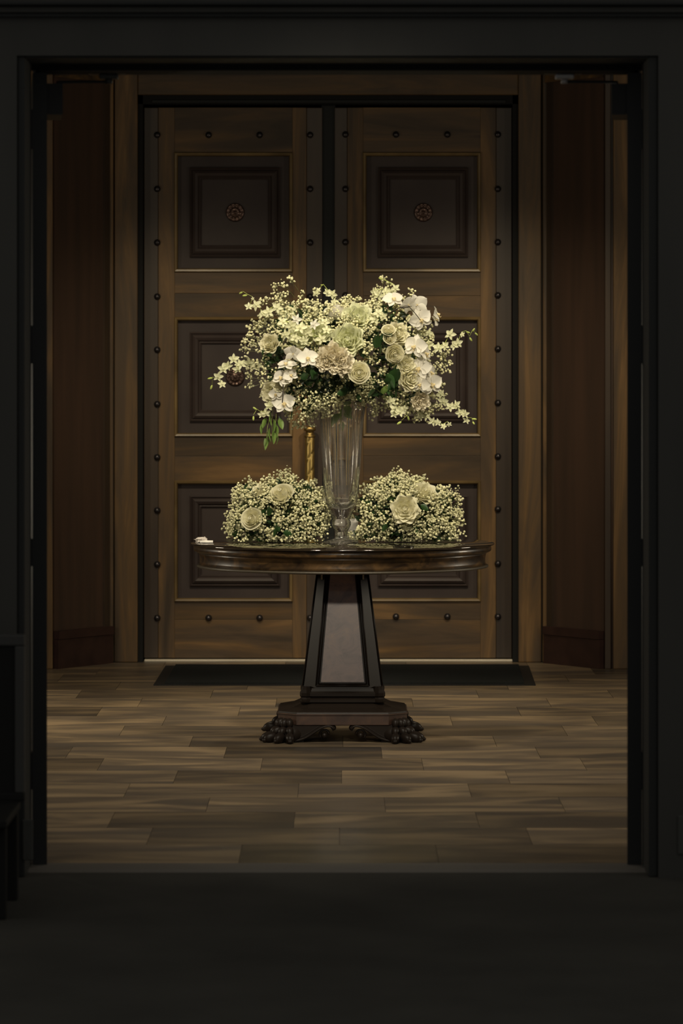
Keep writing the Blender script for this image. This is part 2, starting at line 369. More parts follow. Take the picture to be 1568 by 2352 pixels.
def far_door(name, px0, px1, colA, colB, beadL, beadR, stopL, stopR, label, studx, ys):
    d = empty(name, (X((px0+px1)/2, YD), YD, 0), label, 'door', kind='structure')
    x = lambda p: X(p, YD); z = lambda p: Z(p, YD)
    zb, zt = .016, z(247)
    yb = YD+.055
    # edge strips, stiles
    box('edge_strip', x(px0), x(colA), YD-.002, yb, zb, zt, M_strip, d, .003)
    box('edge_strip', x(colB), x(px1), YD-.002, yb, zb, zt, M_strip, d, .003)
    box('stile', x(colA)+.001, x(beadL), YD, yb, zb, zt, M_wv, d, .002)
    box('stile', x(beadR), x(colB)-.001, YD, yb, zb, zt, M_wv, d, .002)
    rows = [(351, 624), (729, 1002), (1105, 1381)]
    rails = [(247, 351), (624, 729), (1002, 1105), (1381, 1517)]
    for a, b in rails:
        if b-a > 90 and a > 600:
            mid = a+(b-a)*R_.uniform(.42, .58) if a < 1300 else a+42
            box('rail', x(beadL), x(beadR), YD, yb, max(z(mid)+.0005, zb), z(a), M_wh, d, .001)
            box('rail', x(beadL), x(beadR), YD, yb, max(z(b), zb), z(mid)-.0005, M_wh, d, .001)
        else:
            box('rail', x(beadL), x(beadR), YD, yb, max(z(b), zb), z(a), M_wh, d, .001)
    for a, b in rows:
        x0, x1, z0, z1 = x(beadL), x(beadR), z(b), z(a)
        mb = MB(); frame_ring(mb, x0-.002, x1+.002, z0-.002, z1+.002, .015, [(0, YD+.01), (0, YD-.008), (.004, YD-.014), (.012, YD-.012), (.017, YD-.004), (.017, YD+.03)])
        obj('bead', mb, M_bead, d, 'pale narrow bead', fixn=False)
        p = box('panel', x0+.010, x1-.010, YD+.022, yb, z0+.010, z1-.010, M_panel, d)
        i0 = (28+6)/467.7
        mb = MB(); frame_ring(mb, x0+.073, x1-.060, z0+.072, z1-.072, .05,
            [(0, YD+.024), (0, YD+.008), (.006, YD+.003), (.012, YD+.010), (.017, YD+.002), (.028, YD-.006), (.040, YD+.000), (.048, YD+.010), (.052, YD+.008), (.058, YD+.014), (.058, YD+.024)])
        obj('raised_moulding', mb, M_panel, p, fixn=False)
        rc = Vector((x0*.48+x1*.52-.004, YD+.022, (z0+z1)/2))
        r = inst('rosette', rosette_me, d, Matrix.Translation(rc-wloc(d)) @ FACE, 'bronze flower rosette')
        inst('petal_ring', rpet_me, r, Matrix.Identity(4))
    for i, sx in enumerate(studx):
        for j, sy in enumerate(ys):
            if i in (1, 2) and j not in (0, len(ys)-1): continue
            inst('stud', stud_me, d, Matrix.Translation(Vector((x(sx), YD-.001, z(sy)))-wloc(d)) @ FACE)
    return d
dl = far_door('door_1', 330.5, 740, 363, 704, 401, 671, 0, 0, 'tall walnut door leaf on the left, three dark raised panels and iron studs',
              (361, 479, 596, 712), (310, 434, 557, 681, 803, 928, 1050, 1172, 1296, 1419))
dr = far_door('door_2', 768, 1175, 797, 1139, 834, 1103, 0, 0, 'tall walnut door leaf on the right, three dark raised panels and iron studs',
              (793, 909, 1027, 1143), (309, 434, 556, 678, 801, 925, 1048, 1169, 1294, 1416))
# twisted brass pull handles (one per leaf)
def pull(d, px):
    xx = X(px, YD-.06); yy = YD-.06
    mb = MB(); n = 24; rows = 90; z0, z1 = Z(1235, yy), Z(1003, yy); vs = []; fs = []
    for i in range(rows+1):
        t = i/rows; zz = z0+(z1-z0)*t
        for k in range(n):
            a = 2*PI*k/n; rr = .0235*(1-.13*max(0, math.cos(2*a-zz*78))**6)
            vs.append((xx+rr*math.cos(a), yy+rr*math.sin(a), zz))
    for i in range(rows):
        for k in range(n):
            k2 = (k+1) % n; fs.append((i*n+k, i*n+k2, (i+1)*n+k2, (i+1)*n+k))
    mb.add(vs, fs, True)
    h = obj('pull_handle', mb, M_gold, d, 'twisted brass pull handle')
    for zc, s in ((z1, 1), (z0, -1)):
        cb = MB().lathe([(.018, zc-.004*s), (.028, zc-.002*s), (.028, zc+.006*s), (.020, zc+.010*s), (.020, zc+.026*s), (.029, zc+.030*s), (.029, zc+.044*s), (.022, zc+.050*s), (.004, zc+.056*s)], (xx, yy), 20)
        cb.box(xx-.012, xx+.012, yy, YD, zc+.012*s, zc+.034*s, .003)
        obj('end_cap', cb, M_brassdark, h)
pull(dl, 711); pull(dr, 797)

# ------------------------------------------------------------------ canted side panels and flanking walls
def canted(name, tname, s, xa, ya, xb, yb_, label):
    a, b = Vector((xa, ya, 0)), Vector((xb, yb_, 0)); t = (b-a).normalized(); nrm = Vector((0, -1, 0)); nrm = (nrm-t*nrm.dot(t)).normalized(); Lg = (b-a).length
    def bx(mb, u0, u1, d0, d1, z0, z1):
        ps = [a+t*u0+nrm*d0, a+t*u1+nrm*d0, a+t*u1+nrm*d1, a+t*u0+nrm*d1]
        mb.loft([[(p.x, p.y, z0) for p in ps], [(p.x, p.y, z1) for p in ps]]); return mb
    root = empty(name, a, label, 'wall', kind='structure')
    obj('panel', bx(MB(), -.02, Lg, -.05, 0, 0, 3.35), M_red, root)
    obj('edge_strip', bx(MB(), .004, .045, 0, .012, Z(1440, ya), 3.35), M_strip, root)
    obj('header', bx(MB(), 0, Lg, 0, .02, Z(190, ya), Z(150, ya)), M_wh, root)
    obj('base_board', bx(MB(), 0, Lg+.004, 0, .028, 0, Z(1457, ya)), M_redh, root)
    obj('base_cap', bx(MB(), 0, Lg+.004, 0, .034, Z(1456, ya), Z(1437.5, ya)), M_redh, root)
    return root
canted('wall_left_canted', 'x', -1, X(249, 18.76), 18.76, X(124, 18.40), 18.40, 'canted mahogany panel with tall base left of the double doors')
canted('wall_right_canted', 'x', 1, X(1258, 18.76), 18.76, X(1386, 18.40), 18.40, 'canted mahogany panel with tall base right of the double doors')
YF = 18.38
for s, e0, nm, lb in ((-1, X(121, YF), 'wall_left_flank', 'flat strip of wall at the far left edge of the doorway view'), (1, X(1389, YF), 'wall_right_flank', 'flat strip of wall at the far right edge of the doorway view')):
    r = empty(nm, (e0, YF, 0), lb, 'wall', kind='structure')
    box('backing', e0, s*3.1, YF+.03, YF+.15, 0, 3.35, M_red, r)
    if s < 0:
        box('pilaster', e0, e0-.07, YF, YF+.03, 0, 3.35, M_wv, r, .005, 'pale walnut pilaster')
        box('pilaster', e0-.09, e0-.60, YF, YF+.03, 0, 3.35, M_wv, r, .005)
    else:
        box('edge_strip', e0, e0+.028, YF, YF+.03, 0, 3.35, M_strip, r, .004)
        box('pilaster', e0+.040, e0+.12, YF, YF+.03, 0, 3.35, M_wv, r, .005, 'pale walnut pilaster')
        box('pilaster', e0+.14, e0+.65, YF, YF+.03, 0, 3.35, M_wv, r, .005)
tag(box('wall_left', -3.2, -3.1, 11.1, 19.2, 0, 3.35, M_plaster), 'side wall of the vestibule beyond the left edge of the doorway', 'wall', kind='structure')
tag(box('wall_right', 3.1, 3.2, 11.1, 19.2, 0, 3.35, M_plaster), 'side wall of the vestibule beyond the right edge of the doorway', 'wall', kind='structure')

# ------------------------------------------------------------------ near portal
Y0, Y1 = 10.94, 11.16
XJL, XJR = X(64, YP), X(1482, YP)
ZH = Z(160, 11.16)
pb = MB(); pb.box(-5, X(38, Y0), Y0+.01, Y1, 0, 4.4); pb.box(X(1512, Y0), 5, Y0+.01, Y1, 0, 4.4); pb.box(X(38, Y0), X(1512, Y0), Y0+.01, Y1, Z(127, Y0), 4.4)
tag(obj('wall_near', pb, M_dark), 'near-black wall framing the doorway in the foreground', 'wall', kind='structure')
fr = empty('trim_6', (0, Y0, 0), 'near-black door frame of the foreground doorway', 'door frame', kind='structure')
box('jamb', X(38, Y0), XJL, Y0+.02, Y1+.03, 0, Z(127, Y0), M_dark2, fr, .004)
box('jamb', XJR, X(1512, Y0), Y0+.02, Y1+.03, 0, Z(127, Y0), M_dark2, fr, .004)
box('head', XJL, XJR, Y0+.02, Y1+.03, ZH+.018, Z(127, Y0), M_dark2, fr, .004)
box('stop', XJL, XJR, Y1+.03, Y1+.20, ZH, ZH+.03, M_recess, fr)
box('cover_moulding', -5, X(36, Y0), Y0-.004, Y0+.012, 0, .12, M_dark2, fr)
cr = empty('trim_7', (0, Y0, 2.5), 'faint horizontal cornice moulding across the top of the foreground wall', 'moulding', kind='structure')
box('fillet', -5, 5, Y0-.012, Y0+.01, Z(40, Y0), Z(31, Y0), M_dark2, cr, .003)
box('fascia', -5, 5, Y0-.02, Y0+.01, Z(31, Y0)+.001, Z(16, Y0), M_dark, cr, .003)
box('crown', -5, 5, Y0-.05, Y0+.01, Z(16, Y0)+.001, Z(6, Y0), M_dark2, cr, .004)
# open leaves
def leaf(name, s, hx, px_face, label):
    """door leaf standing open beyond the frame, seen edge-on"""
    yh = 11.20; d = empty(name, (hx, yh, 0), label, 'door', kind='structure')
    dirv = Vector((hx*1.03, 11.07*1.0, 0)).normalized(); dirv = Vector((hx, 11.2, 0)); dirv.normalize()
    dirv = (Matrix.Rotation(math.radians(-.6*s*-1*-1), 3, 'Z') @ dirv)
    nrm = Vector((-dirv.y*s, dirv.x*s, 0)) if s < 0 else Vector((-dirv.y, dirv.x, 0))
    nrm = Vector((1, 0, 0)) if s < 0 else Vector((-1, 0, 0)); nrm = (nrm-dirv*nrm.dot(dirv)).normalized()   # towards the opening
    a = Vector((hx, yh, 0)); z0, z1 = Z(1990, yh), ZH-.006
    def bx(u0, u1, d0, d1, za, zb):
        ps = [a+dirv*u0+nrm*d0, a+dirv*u1+nrm*d0, a+dirv*u1+nrm*d1, a+dirv*u0+nrm*d1]
        return MB().loft([[(p.x, p.y, za) for p in ps], [(p.x, p.y, zb) for p in ps]])
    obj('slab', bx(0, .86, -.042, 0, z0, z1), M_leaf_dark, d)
    # hinges bridging the slit
    for ya, yb in ((252, 343), (748, 835), (1238, 1300), (1727, 1812)):
        obj('hinge', bx(-.012, .03, -.066, -.042, Z(yb, yh), Z(ya, yh)), M_greymetal, d)
    # closer body on the face, arm and shoe
    c = obj('closer', bx(.04, .30, 0, .046, Z(266, 11.3), Z(195, 11.3)), M_greymetal, d, 'black door closer box')
    sp = (250, 1296)[s > 0]; shp = W(sp, 178, 11.34)
    p0 = a+dirv*.10+nrm*.03; p0.z = Z(189, 11.3)
    obj('arm', MB().tube([p0+Vector((0, 0, -.008)), p0, (shp.x*.5+p0.x*.5, shp.y, Z(188, 11.34)), (shp.x, shp.y, Z(188, 11.34))], .0045, 8), M_greymetal, c)
    sh = MB().box(shp.x-.028, shp.x+.028, shp.y-.02, shp.y+.02, Z(182, shp.y), Z(171, shp.y), .004)
    sh.lathe([(.011, Z(192, shp.y)), (.011, Z(182, shp.y))], (shp.x, shp.y), 14)
    obj('shoe', sh, M_shoe if s > 0 else M_plate, c)
    obj('shoe_plate', MB().box(shp.x-.06, shp.x+.05, shp.y-.03, shp.y+.03, Z(171, shp.y), ZH+.001), M_greymetal, c)
    return d
leaf('door_3', -1, X(108, 11.2), 108, 'near-black door leaf standing open at the left of the doorway, seen edge-on')
leaf('door_4', 1, X(1440, 11.2), 1440, 'near-black door leaf standing open at the right of the doorway, seen edge-on')
# flat grey plates low on the frame and the wall
def plate(pa, pb, ya, yb, Y, label):
    mb = MB().box(X(pa, Y), X(pb, Y), Y-.006, Y, Z(yb, Y), Z(ya, Y), .003)
    for yy in (Z(ya, Y)-.012, Z(yb, Y)+.012): mb.lathe([(.003, 0), (.003, .002)], n=8) if False else mb.box((X(pa, Y)+X(pb, Y))/2-.002, (X(pa, Y)+X(pb, Y))/2+.002, Y-.008, Y-.006, yy-.002, yy+.002)
    return tag(obj('grey_plate', mb, M_plate), label, 'plate')
plate(52, 76, 1882, 1976, Y0+.02, 'dull grey plate low at the foot of the left door frame')
plate(1556, 1590, 1873, 1962, Y0+.01, 'dull grey plate low on the dark wall at the right edge')
# dark framed seat back at the lower left
pw = empty('bench', (-1.08, 10.5, 0), 'barely lit dark wooden bench with framed back at the lower left edge', 'bench')
YB = 10.5
M_pew = mat('bench_wood', (.050, .049, .046), .6, 0, .25); M_pewp = mat('bench_panel', (.016, .016, .015), .7, 0, .1)
bx0, bx1 = -1.55, X(56, YB)
box('rail', bx0, bx1, YB, YB+.03, Z(1484, YB), Z(1458, YB), M_pew, pw, .004)
box('rail', bx0, bx1, YB, YB+.03, Z(1840, YB), Z(1822, YB), M_pewp, pw, .004)
box('stile', X(34, YB), bx1, YB, YB+.03, Z(1822, YB), Z(1484, YB), M_pew, pw, .004)
box('stile', bx0, bx0+.05, YB, YB+.03, Z(1822, YB), Z(1484, YB), M_pew, pw, .004)
box('back_panel', bx0+.04, X(36, YB), YB+.008, YB+.02, Z(1826, YB), Z(1480, YB), M_pewp, pw)
box('seat', bx0, X(46, YB), YB-.42, YB+.02, Z(1862, YB), Z(1842, YB), M_pewp, pw, .006)
for yy in (YB-.38, YB-.02):
    for xx in (bx0+.02, X(20, YB)):
        box('leg', xx-.02, xx+.025, yy, yy+.045, 0, Z(1862, YB), M_pewp, pw, .004)

# ------------------------------------------------------------------ door mat
ym0, ym1 = 17.44, 18.55
mt = empty('door_mat', (0, 18, 0), 'long black rubber-edged entrance mat on the floor before the doors', 'mat')
def quadbox(y0, y1, xa, xb, xc, xd, z0, z1):
    return MB().loft([[(xa, y0, z0), (xb, y0, z0), (xd, y1, z0), (xc, y1, z0)], [(xa, y0, z1), (xb, y0, z1), (xd, y1, z1), (xc, y1, z1)]])
obj('rubber_edge', quadbox(ym0, ym1, X(352, ym0), X(1230, ym0), X(380, ym1), X(1214, ym1), 0, .004), M_matedge, mt)
obj('pile', quadbox(ym0+.05, ym1-.01, X(352, ym0)+.05, X(1230, ym0)-.05, X(380, ym1)+.05, X(1214, ym1)-.05, .004, .011), M_mat, mt)

# ------------------------------------------------------------------ round pedestal table
TX, TY, TZ = .004, 15.08, .7605
tb = empty('round_table', (TX, TY, 0), 'round dark burl-veneered pedestal table on carved claw feet', 'table')
c = (TX, TY)
obj('glass_top', MB().lathe([(.30, TZ-.006), (.593, TZ-.006), (.5955, TZ-.004), (.5955, TZ-.001), (.594, TZ), (.0005, TZ)], c, 128, True, cap=False), M_topglass, tb, 'mirror-polished dark top')
obj('rim_band', MB().lathe([(.30, TZ-.006), (.578, TZ-.006), (.583, TZ-.008), (.584, TZ-.026), (.581, TZ-.030), (.572, TZ-.034), (.567, TZ-.036), (.30, TZ-.036)], c, 128, True, cap=False), M_burl, tb)
obj('apron', MB().lathe([(.30, TZ-.036), (.566, TZ-.036), (.563, TZ-.042), (.5605, TZ-.055), (.5605, TZ-.072), (.563, TZ-.084), (.30, TZ-.084)], c, 128, True, cap=False), M_burl, tb)
obj('lower_bead', MB().lathe([(.02, TZ-.084), (.567, TZ-.084), (.572, TZ-.087), (.572, TZ-.091), (.568, TZ-.094), (.54, TZ-.096), (.02, TZ-.096)], c, 128, True, cap=True), M_lip, tb)
def oct_ring(h, ch, z):
    return [(TX+a, TY+b, z) for a, b in ((-h+ch, -h), (h-ch, -h), (h, -h+ch), (h, h-ch), (h-ch, h), (-h+ch, h), (-h, h-ch), (-h, -h+ch))]
hb, ht = .1515, .0925; cb_, ct_ = .044, .026; zc0, zc1 = .200, TZ-.096
obj('column', MB().loft([oct_ring(hb, cb_, zc0), oct_ring(ht, ct_, zc1)]), M_ebony, tb)
for k in range(4):
    Rm = Matrix.Translation((TX, TY, 0)) @ Matrix.Rotation(PI/2*k, 4, 'Z') @ Matrix.Translation((-TX, -TY, 0))
    def face(u, t, out):  # u lateral (-1..1 of half width hw(t)), t 0..1 height
        h = hb+(ht-hb)*t; return Vector((TX+u, TY-h-out, zc0+(zc1-zc0)*t))
    def trap(t0, t1, ins, o0, o1):
        f = lambda t: (hb-cb_+(ht-ct_-hb+cb_)*t)-ins
        ring = [face(-f(t0), t0, 0), face(f(t0), t0, 0), face(f(t1), t1, 0), face(-f(t1), t1, 0)]
        off = lambda o: [Rm @ (p+Vector((0, -o, 0))) for p in ring]
        return MB().loft([off(o0), off(o1)])
    fm = MB()
    f = lambda t: (hb-cb_+(ht-ct_-hb+cb_)*t)
    for (ins, o) in ((.004, .004), (.013, .003)):
        pts = [face(-f(.03)+ins, .02+ins*1.5, o), face(f(.03)-ins, .02+ins*1.5, o), face(f(.985)-ins, .985-ins, o), face(-f(.985)+ins, .985-ins, o)]
        for i in range(4): fm.tube([Rm @ pts[i], Rm @ pts[(i+1) % 4]], .0042 if ins < .01 else .003, 6)
    obj('panel_moulding', fm, M_ebony, tb)
    obj('column_panel', trap(.055, .965, .021, -.002, .0025), M_burl2, tb, 'glossy purple-brown burl panel')
    for sg in (-1, 1):
        br = MB(); p = Rm @ face(sg*(ht-ct_*.45), .955, -.004); br.box(p.x-.0035, p.x+.0035, p.y-.004, p.y+.004, p.z-.022, p.z+.016, .001)
        if k == 0: obj('corner_block', br, M_pale, tb, 'small pale corner block')
obj('base_moulding', MB().loft([oct_ring(.152, .036, .146), oct_ring(.163, .036, .148), oct_ring(.163, .036, .158), oct_ring(.155, .034, .164), oct_ring(.157, .034, .168), oct_ring(.163, .036, .172), oct_ring(.163, .036, .182), oct_ring(.156, .034, .190), oct_ring(.153, .034, .202)]), M_ebony, tb)
for sx in (-1, 1):
    for sy in (-1, 1):
        x_, y_ = TX+sx*.146, TY+sy*.146
        obj('corner_collar', MB().lathe([(.024, .146), (.026, .150), (.026, .160), (.022, .166), (.026, .172), (.026, .184), (.021, .196), (.018, .208)], (x_-sx*.006, y_-sy*.006), 8, False), M_ebony, tb)
obj('hipped_plinth', MB().loft([oct_ring(.250, .072, .108), oct_ring(.246, .070, .116), oct_ring(.19, .052, .128), oct_ring(.150, .034, .147)]), M_ebony, tb)
obj('plinth', MB().loft([oct_ring(.247, .070, .066), oct_ring(.250, .072, .069), oct_ring(.250, .072, .104), oct_ring(.253, .073, .106), oct_ring(.253, .073, .110)]), M_burl3, tb)
# claw feet
def bez(pts, n=14):
    out = []
    for i in range(n+1):
        t = i/n; q = [Vector(p) for p in pts]
        while len(q) > 1: q = [q[j].lerp(q[j+1], t) for j in range(len(q)-1)]
        out.append(q[0])
    return out
for sx in (-1, 1):
    for sy in (-1, 1):
        # foot body: carved block under the corner of the plinth
        P = lambda u, v, z: (TX+sx*u, TY+sy*v, z)
        body = MB(); body.loft([[P(.15, .15, .0), P(.235, .15, 0), P(.245, .245, 0), P(.15, .235, 0)], [P(.15, .15, .068), P(.238, .15, .068), P(.238, .238, .068), P(.15, .238, .068)]])
        body.ell(P(.205, .205, .030), .062, .062, .042, None, 14, 9)
        ft = obj('claw_foot', body, M_ebony, tb, 'carved lion-paw foot')
        ang = math.atan2(sy, sx)
        for k, da in enumerate((-48, -17, 17, 48)):
            aa = ang+math.radians(da); dx, dy = math.cos(aa), math.sin(aa); cx_, cy_ = TX+sx*.207, TY+sy*.207
            tm = MB(); Rz = Matrix.Rotation(aa, 3, 'Z')
            tm.ell((cx_+dx*.078, cy_+dy*.078, .020), .032, .0185, .020, Rz @ Matrix.Rotation(.25, 3, 'Y'), 12, 8)
            tm.ell((cx_+dx*.052, cy_+dy*.052, .044), .024, .0165, .018, Rz @ Matrix.Rotation(.5, 3, 'Y'), 12, 8)
            tm.ell((cx_+dx*.036, cy_+dy*.036, .074), .022, .0155, .018, Rz @ Matrix.Rotation(.8, 3, 'Y'), 12, 8)
            tm.ell((cx_+dx*.104, cy_+dy*.104, .010), .013, .008, .009, Rz, 8, 6)
            obj('toe', tm, M_ebony, ft)
        # two scroll brackets running inward along the sides
        prof_top = [(.17, .067), (.03, .067)]
        curve = bez([(.20, .002), (.13, .006), (.115, .030), (.085, .072), (.035, .070), (.034, .046)], 16)
        for ax in (0, 1):
            poly = [(.20, .0665)]+[(.04, .0665), (.030, .060), (.030, .050), (.038, .044)] + [(p.x, p.y) for p in reversed(curve[:-3])]
            sm = MB()
            def Q(s_, d_, z_): return P(s_, d_, z_) if ax == 0 else P(d_, s_, z_)
            n = len(poly); d0, d1 = .212, .246
            vs = [Q(p[0], d0, p[1]) for p in poly]+[Q(p[0], d1, p[1]) for p in poly]
            sm.add(vs, [tuple(range(n)), tuple(reversed(range(n, 2*n)))]+[(k, n+k, n+(k+1) % n, (k+1) % n) for k in range(n)])
            sm.tube([Q(p.x, d1+.001, p.y+.003) for p in curve], .0045, 6); sm.tube([Q(p.x+.006, d1-.002, p.y+.011) for p in curve[:-2]], .003, 6)
            sm.ell(Q(.070, .232, .026), .011, .011, .011, None, 12, 8)
            sm.tube([Q(.070+.018*math.cos(t), .232, .030+.018*math.sin(t)) for t in [i*.35 for i in range(-2, 10)]], .0045, 6)
            sm.ell(Q(.034, .230, .056), .010, .016, .010, None, 10, 7)
            obj('scroll', sm, M_ebony, ft)

# ------------------------------------------------------------------ trumpet vase
VX, VY = X(784, TY), TY
s_ = TY/F
def vp(px_half, py): return (px_half*s_, HC-(py-HY)*s_)
outer = [vp(60, 914), vp(57.5, 930), vp(52.5, 960), vp(48, 1013), vp(45, 1060), vp(43, 1095), vp(41, 1126), vp(36, 1155), vp(28, 1175), vp(20.5, 1189), vp(19, 1193),
         vp(21.5, 1198), vp(22, 1205), vp(18.5, 1213), vp(14.5, 1221), vp(13, 1228), vp(14, 1234), vp(18, 1238), vp(38, 1243.5), vp(41, 1245.5), (41*s_, TZ+.0012), (.001, TZ+.0012)]
inner = [vp(4, 1166), vp(16, 1163), vp(25, 1152), vp(32, 1130), vp(37, 1095), vp(40.5, 1060), vp(44.5, 1013), vp(49.5, 960), vp(55, 930), vp(57.8, 914)]
prof = outer+[(.001, vp(0, 1167)[1])]+inner
vmb = MB(); n = 72; vs = []; fs = []
for i, (r, z) in enumerate(prof):
    for k in range(n):
        a = 2*PI*k/n
        rr = r*(1-.028*(.5+.5*math.cos(12*a))) if (i < 9) else r        # soft fluting on the outside
        vs.append((VX+rr*math.cos(a), VY+rr*math.sin(a), z))
m = len(prof)
for i in range(m):
    j = (i+1) % m
    for k in range(n):
        k2 = (k+1) % n; fs.append((i*n+k, i*n+k2, j*n+k2, j*n+k))
vmb.add(vs, fs, True)
vase = tag(obj('vase', vmb, M_vase, None, origin=(VX, VY, TZ)), 'tall clear glass trumpet vase standing at the middle of the round table', 'vase')

# ------------------------------------------------------------------ flower prototypes (unit radius, facing +Z)
def surf(fn, nu, nv):
    mb = MB(); vs = []; fs = []
    for j in range(nv+1):
        for i in range(nu+1): vs.append(fn(-1+2*i/nu, j/nv))
    for j in range(nv):
        for i in range(nu):
            a = j*(nu+1)+i; fs.append((a, a+1, a+nu+2, a+nu+1))
    mb.add(vs, fs, True); return mb
def rose_petal(R, H, ztop, wid, curl, ruf=0.0, ph=0.0):
    def fn(u, v):
        wv = wid*(.55+.45*math.sin(min(1, v*1.25)*PI/2))
        th = u*wv
        r = R*(.25+.75*math.sin(min(1, v*1.15)*PI/2)**.8)+curl*max(0, v-.55)**2*4 + .05*u*u*v
        r *= 1+ruf*.9*v*v*math.sin(5.3*u+ph)
        z = ztop-H+H*v-(.16 if ruf == 0 else .05)*H*u*u*v*v-.9*curl*max(0, v-.72)**2*6 + ruf*1.0*v*v*math.cos(6.7*u+2*ph)
        return (r*math.cos(th), r*math.sin(th), z)
    return surf(fn, 8 if ruf == 0 else 12, 6)
def proto_mesh(mb, name, m):
    me = mb.mesh(name); me.materials.append(m); return me
def make_rose(m, layers, ruf=0.0, name='rose'):
    """returns (core mesh, [(petal mesh, angle, tilt)])"""
    core = MB(); pts = []
    core.lathe([(.02, -1.15), (.30, -1.05), (.50, -.80), (.42, -.50), (.20, -.32), (.08, -.20), (.03, -.18)], n=14)
    for k in range(26):      # spiral bud
        a = k*.55; r = .02+.0055*k; pts.append((r*math.cos(a), r*math.sin(a), -.10+.004*k))
    core.tube(pts, .026, 5)
    cm = proto_mesh(core, name+'_heart', m); ps = []
    for li, (cnt, R, H, zt, wid, curl) in enumerate(layers):
        me = proto_mesh(rose_petal(R, H, zt, wid, curl, ruf, li*1.3), 'petal', m)
        for k in range(cnt): ps.append((me, 2*PI*k/cnt+li*1.1))
    return cm, ps
RL = [(2, .14, .8, .02, 1.9, .00), (3, .24, .9, .02, 1.35, .01), (3, .38, .95, .00, 1.3, .02), (4, .54, .95, -.06, 1.05, .05), (5, .70, .9, -.18, .90, .10), (5, .86, .80, -.34, .86, .20)]
RL2 = [(3, .14, .8, .06, 1.5, .01), (4, .30, .85, .05, 1.15, .04), (5, .48, .85, .00, 1.0, .08), (6, .66, .85, -.08, .85, .12), (7, .82, .78, -.20, .72, .16), (6, .92, .65, -.38, .80, .22)]
PROTO = {
 'rose': make_rose(M_rose, RL), 'cream': make_rose(M_cream, RL2, .16), 'ruffle': make_rose(M_rose, RL2, .10), 'green': make_rose(M_green_fl, RL2, .13), 'white': make_rose(M_white, RL),
}
def tepal(Ln, Wd, shape, cup, bend, z0=0.0):
    "flat petal along +X"
    def fn(u, v):
        wv = Wd*(math.sin(PI*min(1, v**shape))**.65 if 0 < v < 1 else 0.02)
        if v < .1: wv = max(wv, .06*Wd*2)
        x = .06+Ln*v-.10*Ln*u*u*v*0.6; y = u*wv*.5
        return (x, y, z0+cup*u*u*wv+bend*v*v+.02*math.sin(9*v)*abs(u)*Ln)
    return surf(fn, 6, 7)
def orchid_proto():
    core = MB(); core.ell((0, 0, .10), .09, .09, .14, None, 8, 6); core.tube([(0, 0, 0), (0, -.02, -.35)], .03, 5)
    cm = proto_mesh(core, 'orchid_heart', M_lipy)
    big = proto_mesh(tepal(.98, 1.10, .62, .12, -.10, .02), 'petal', M_white)
    sep = proto_mesh(tepal(.92, .62, .85, .10, -.06, -.02), 'sepal', M_white)
    lp = MB(); lp.ell((0, -.18, .16), .10, .16, .08, Matrix.Rotation(.5, 3, 'X'), 10, 7)
    for sg in (-1, 1): lp.ell((sg*.12, -.10, .22), .04, .10, .12, Matrix.Rotation(sg*.5, 3, 'Y'), 8, 6)
    lp.tube([(0, -.28, .16), (.08, -.40, .22), (.14, -.38, .34)], .018, 5); lp.tube([(0, -.28, .16), (-.08, -.40, .22), (-.14, -.38, .34)], .018, 5)
    lip = proto_mesh(lp, 'lip', M_lipy)
    return cm, [(big, math.radians(12)), (big, math.radians(168)), (sep, math.radians(90)), (sep, math.radians(-48)), (sep, math.radians(-132))], lip
ORCH = orchid_proto()
def dendro_mesh(m):
    mb = MB()
    for a in (90, 18, 162, -52, -128):
        t = tepal(.95, .64 if a in (18, 162) else .48, .75, .18, R_.uniform(-.25, .25), 0)
        ca, sa = math.cos(math.radians(a)), math.sin(math.radians(a))
        mb.add([(p[0]*ca-p[1]*sa, p[0]*sa+p[1]*ca, p[2]) for p in t.v], t.f, True)
    mb.ell((0, -.12, .15), .14, .24, .12, Matrix.Rotation(.6, 3, 'X'), 8, 6); mb.tube([(0, 0, 0), (0, .1, -.5)], .04, 5)
    return proto_mesh(mb, 'floret', m)
DEND = [dendro_mesh(M_dend) for _ in range(4)]
DENDW = [dendro_mesh(M_white) for _ in range(1)]
bud_me = proto_mesh(MB().ell((.5, 0, 0), .5, .2, .2, None, 8, 7), 'bud', M_bud)
def leaf_mesh(m, wd=.5, name='leaf'):
    def fn(u, v):
        wv = wd*(math.sin(PI*v**.8)**.8 if 0 < v < 1 else .01)
        return (v, u*wv*.5, .12*u*u*wv-.18*v*v)
    return proto_mesh(surf(fn, 4, 7), name, m)
LEAF_D = leaf_mesh(M_leafd, .62); LEAF_L = leaf_mesh(M_leafl, .48)

def orient(loc, facing, spin, scale):
    q = Vector(facing).normalized().to_track_quat('Z', 'Y')
    return Matrix.Translation(loc) @ q.to_matrix().to_4x4() @ Matrix.Rotation(spin, 4, 'Z') @ Matrix.Scale(scale, 4)
LBL = {'rose': None, 'cream': 'cream ruffled garden flower', 'ruffle': 'pale yellow ruffled flower', 'green': 'greenish-white ruffled flower', 'white': 'white peony-like flower'}
def put_rose(parent, kind, px, py, rpx, Y, facing=(0, -1, .2), spin=None):
    cm, ps = PROTO[kind]; sc_ = rpx*Y/F*1.02; p = W(px, py, Y)-wloc(parent)
    if spin is None: spin = R_.uniform(0, 6.28)
    r = inst('rose' if kind in ('rose',) else 'ruffled_flower', cm, parent, orient(p, facing, spin, sc_), LBL[kind])
    for me, a in ps:
        inst('petal', me, r, Matrix.Rotation(a+R_.uniform(-.12, .12), 4, 'Z') @ Matrix.Rotation(R_.uniform(-.05, .05)*(1 if kind in ('rose', 'white') else 3.2), 4, 'Y'))
    return r
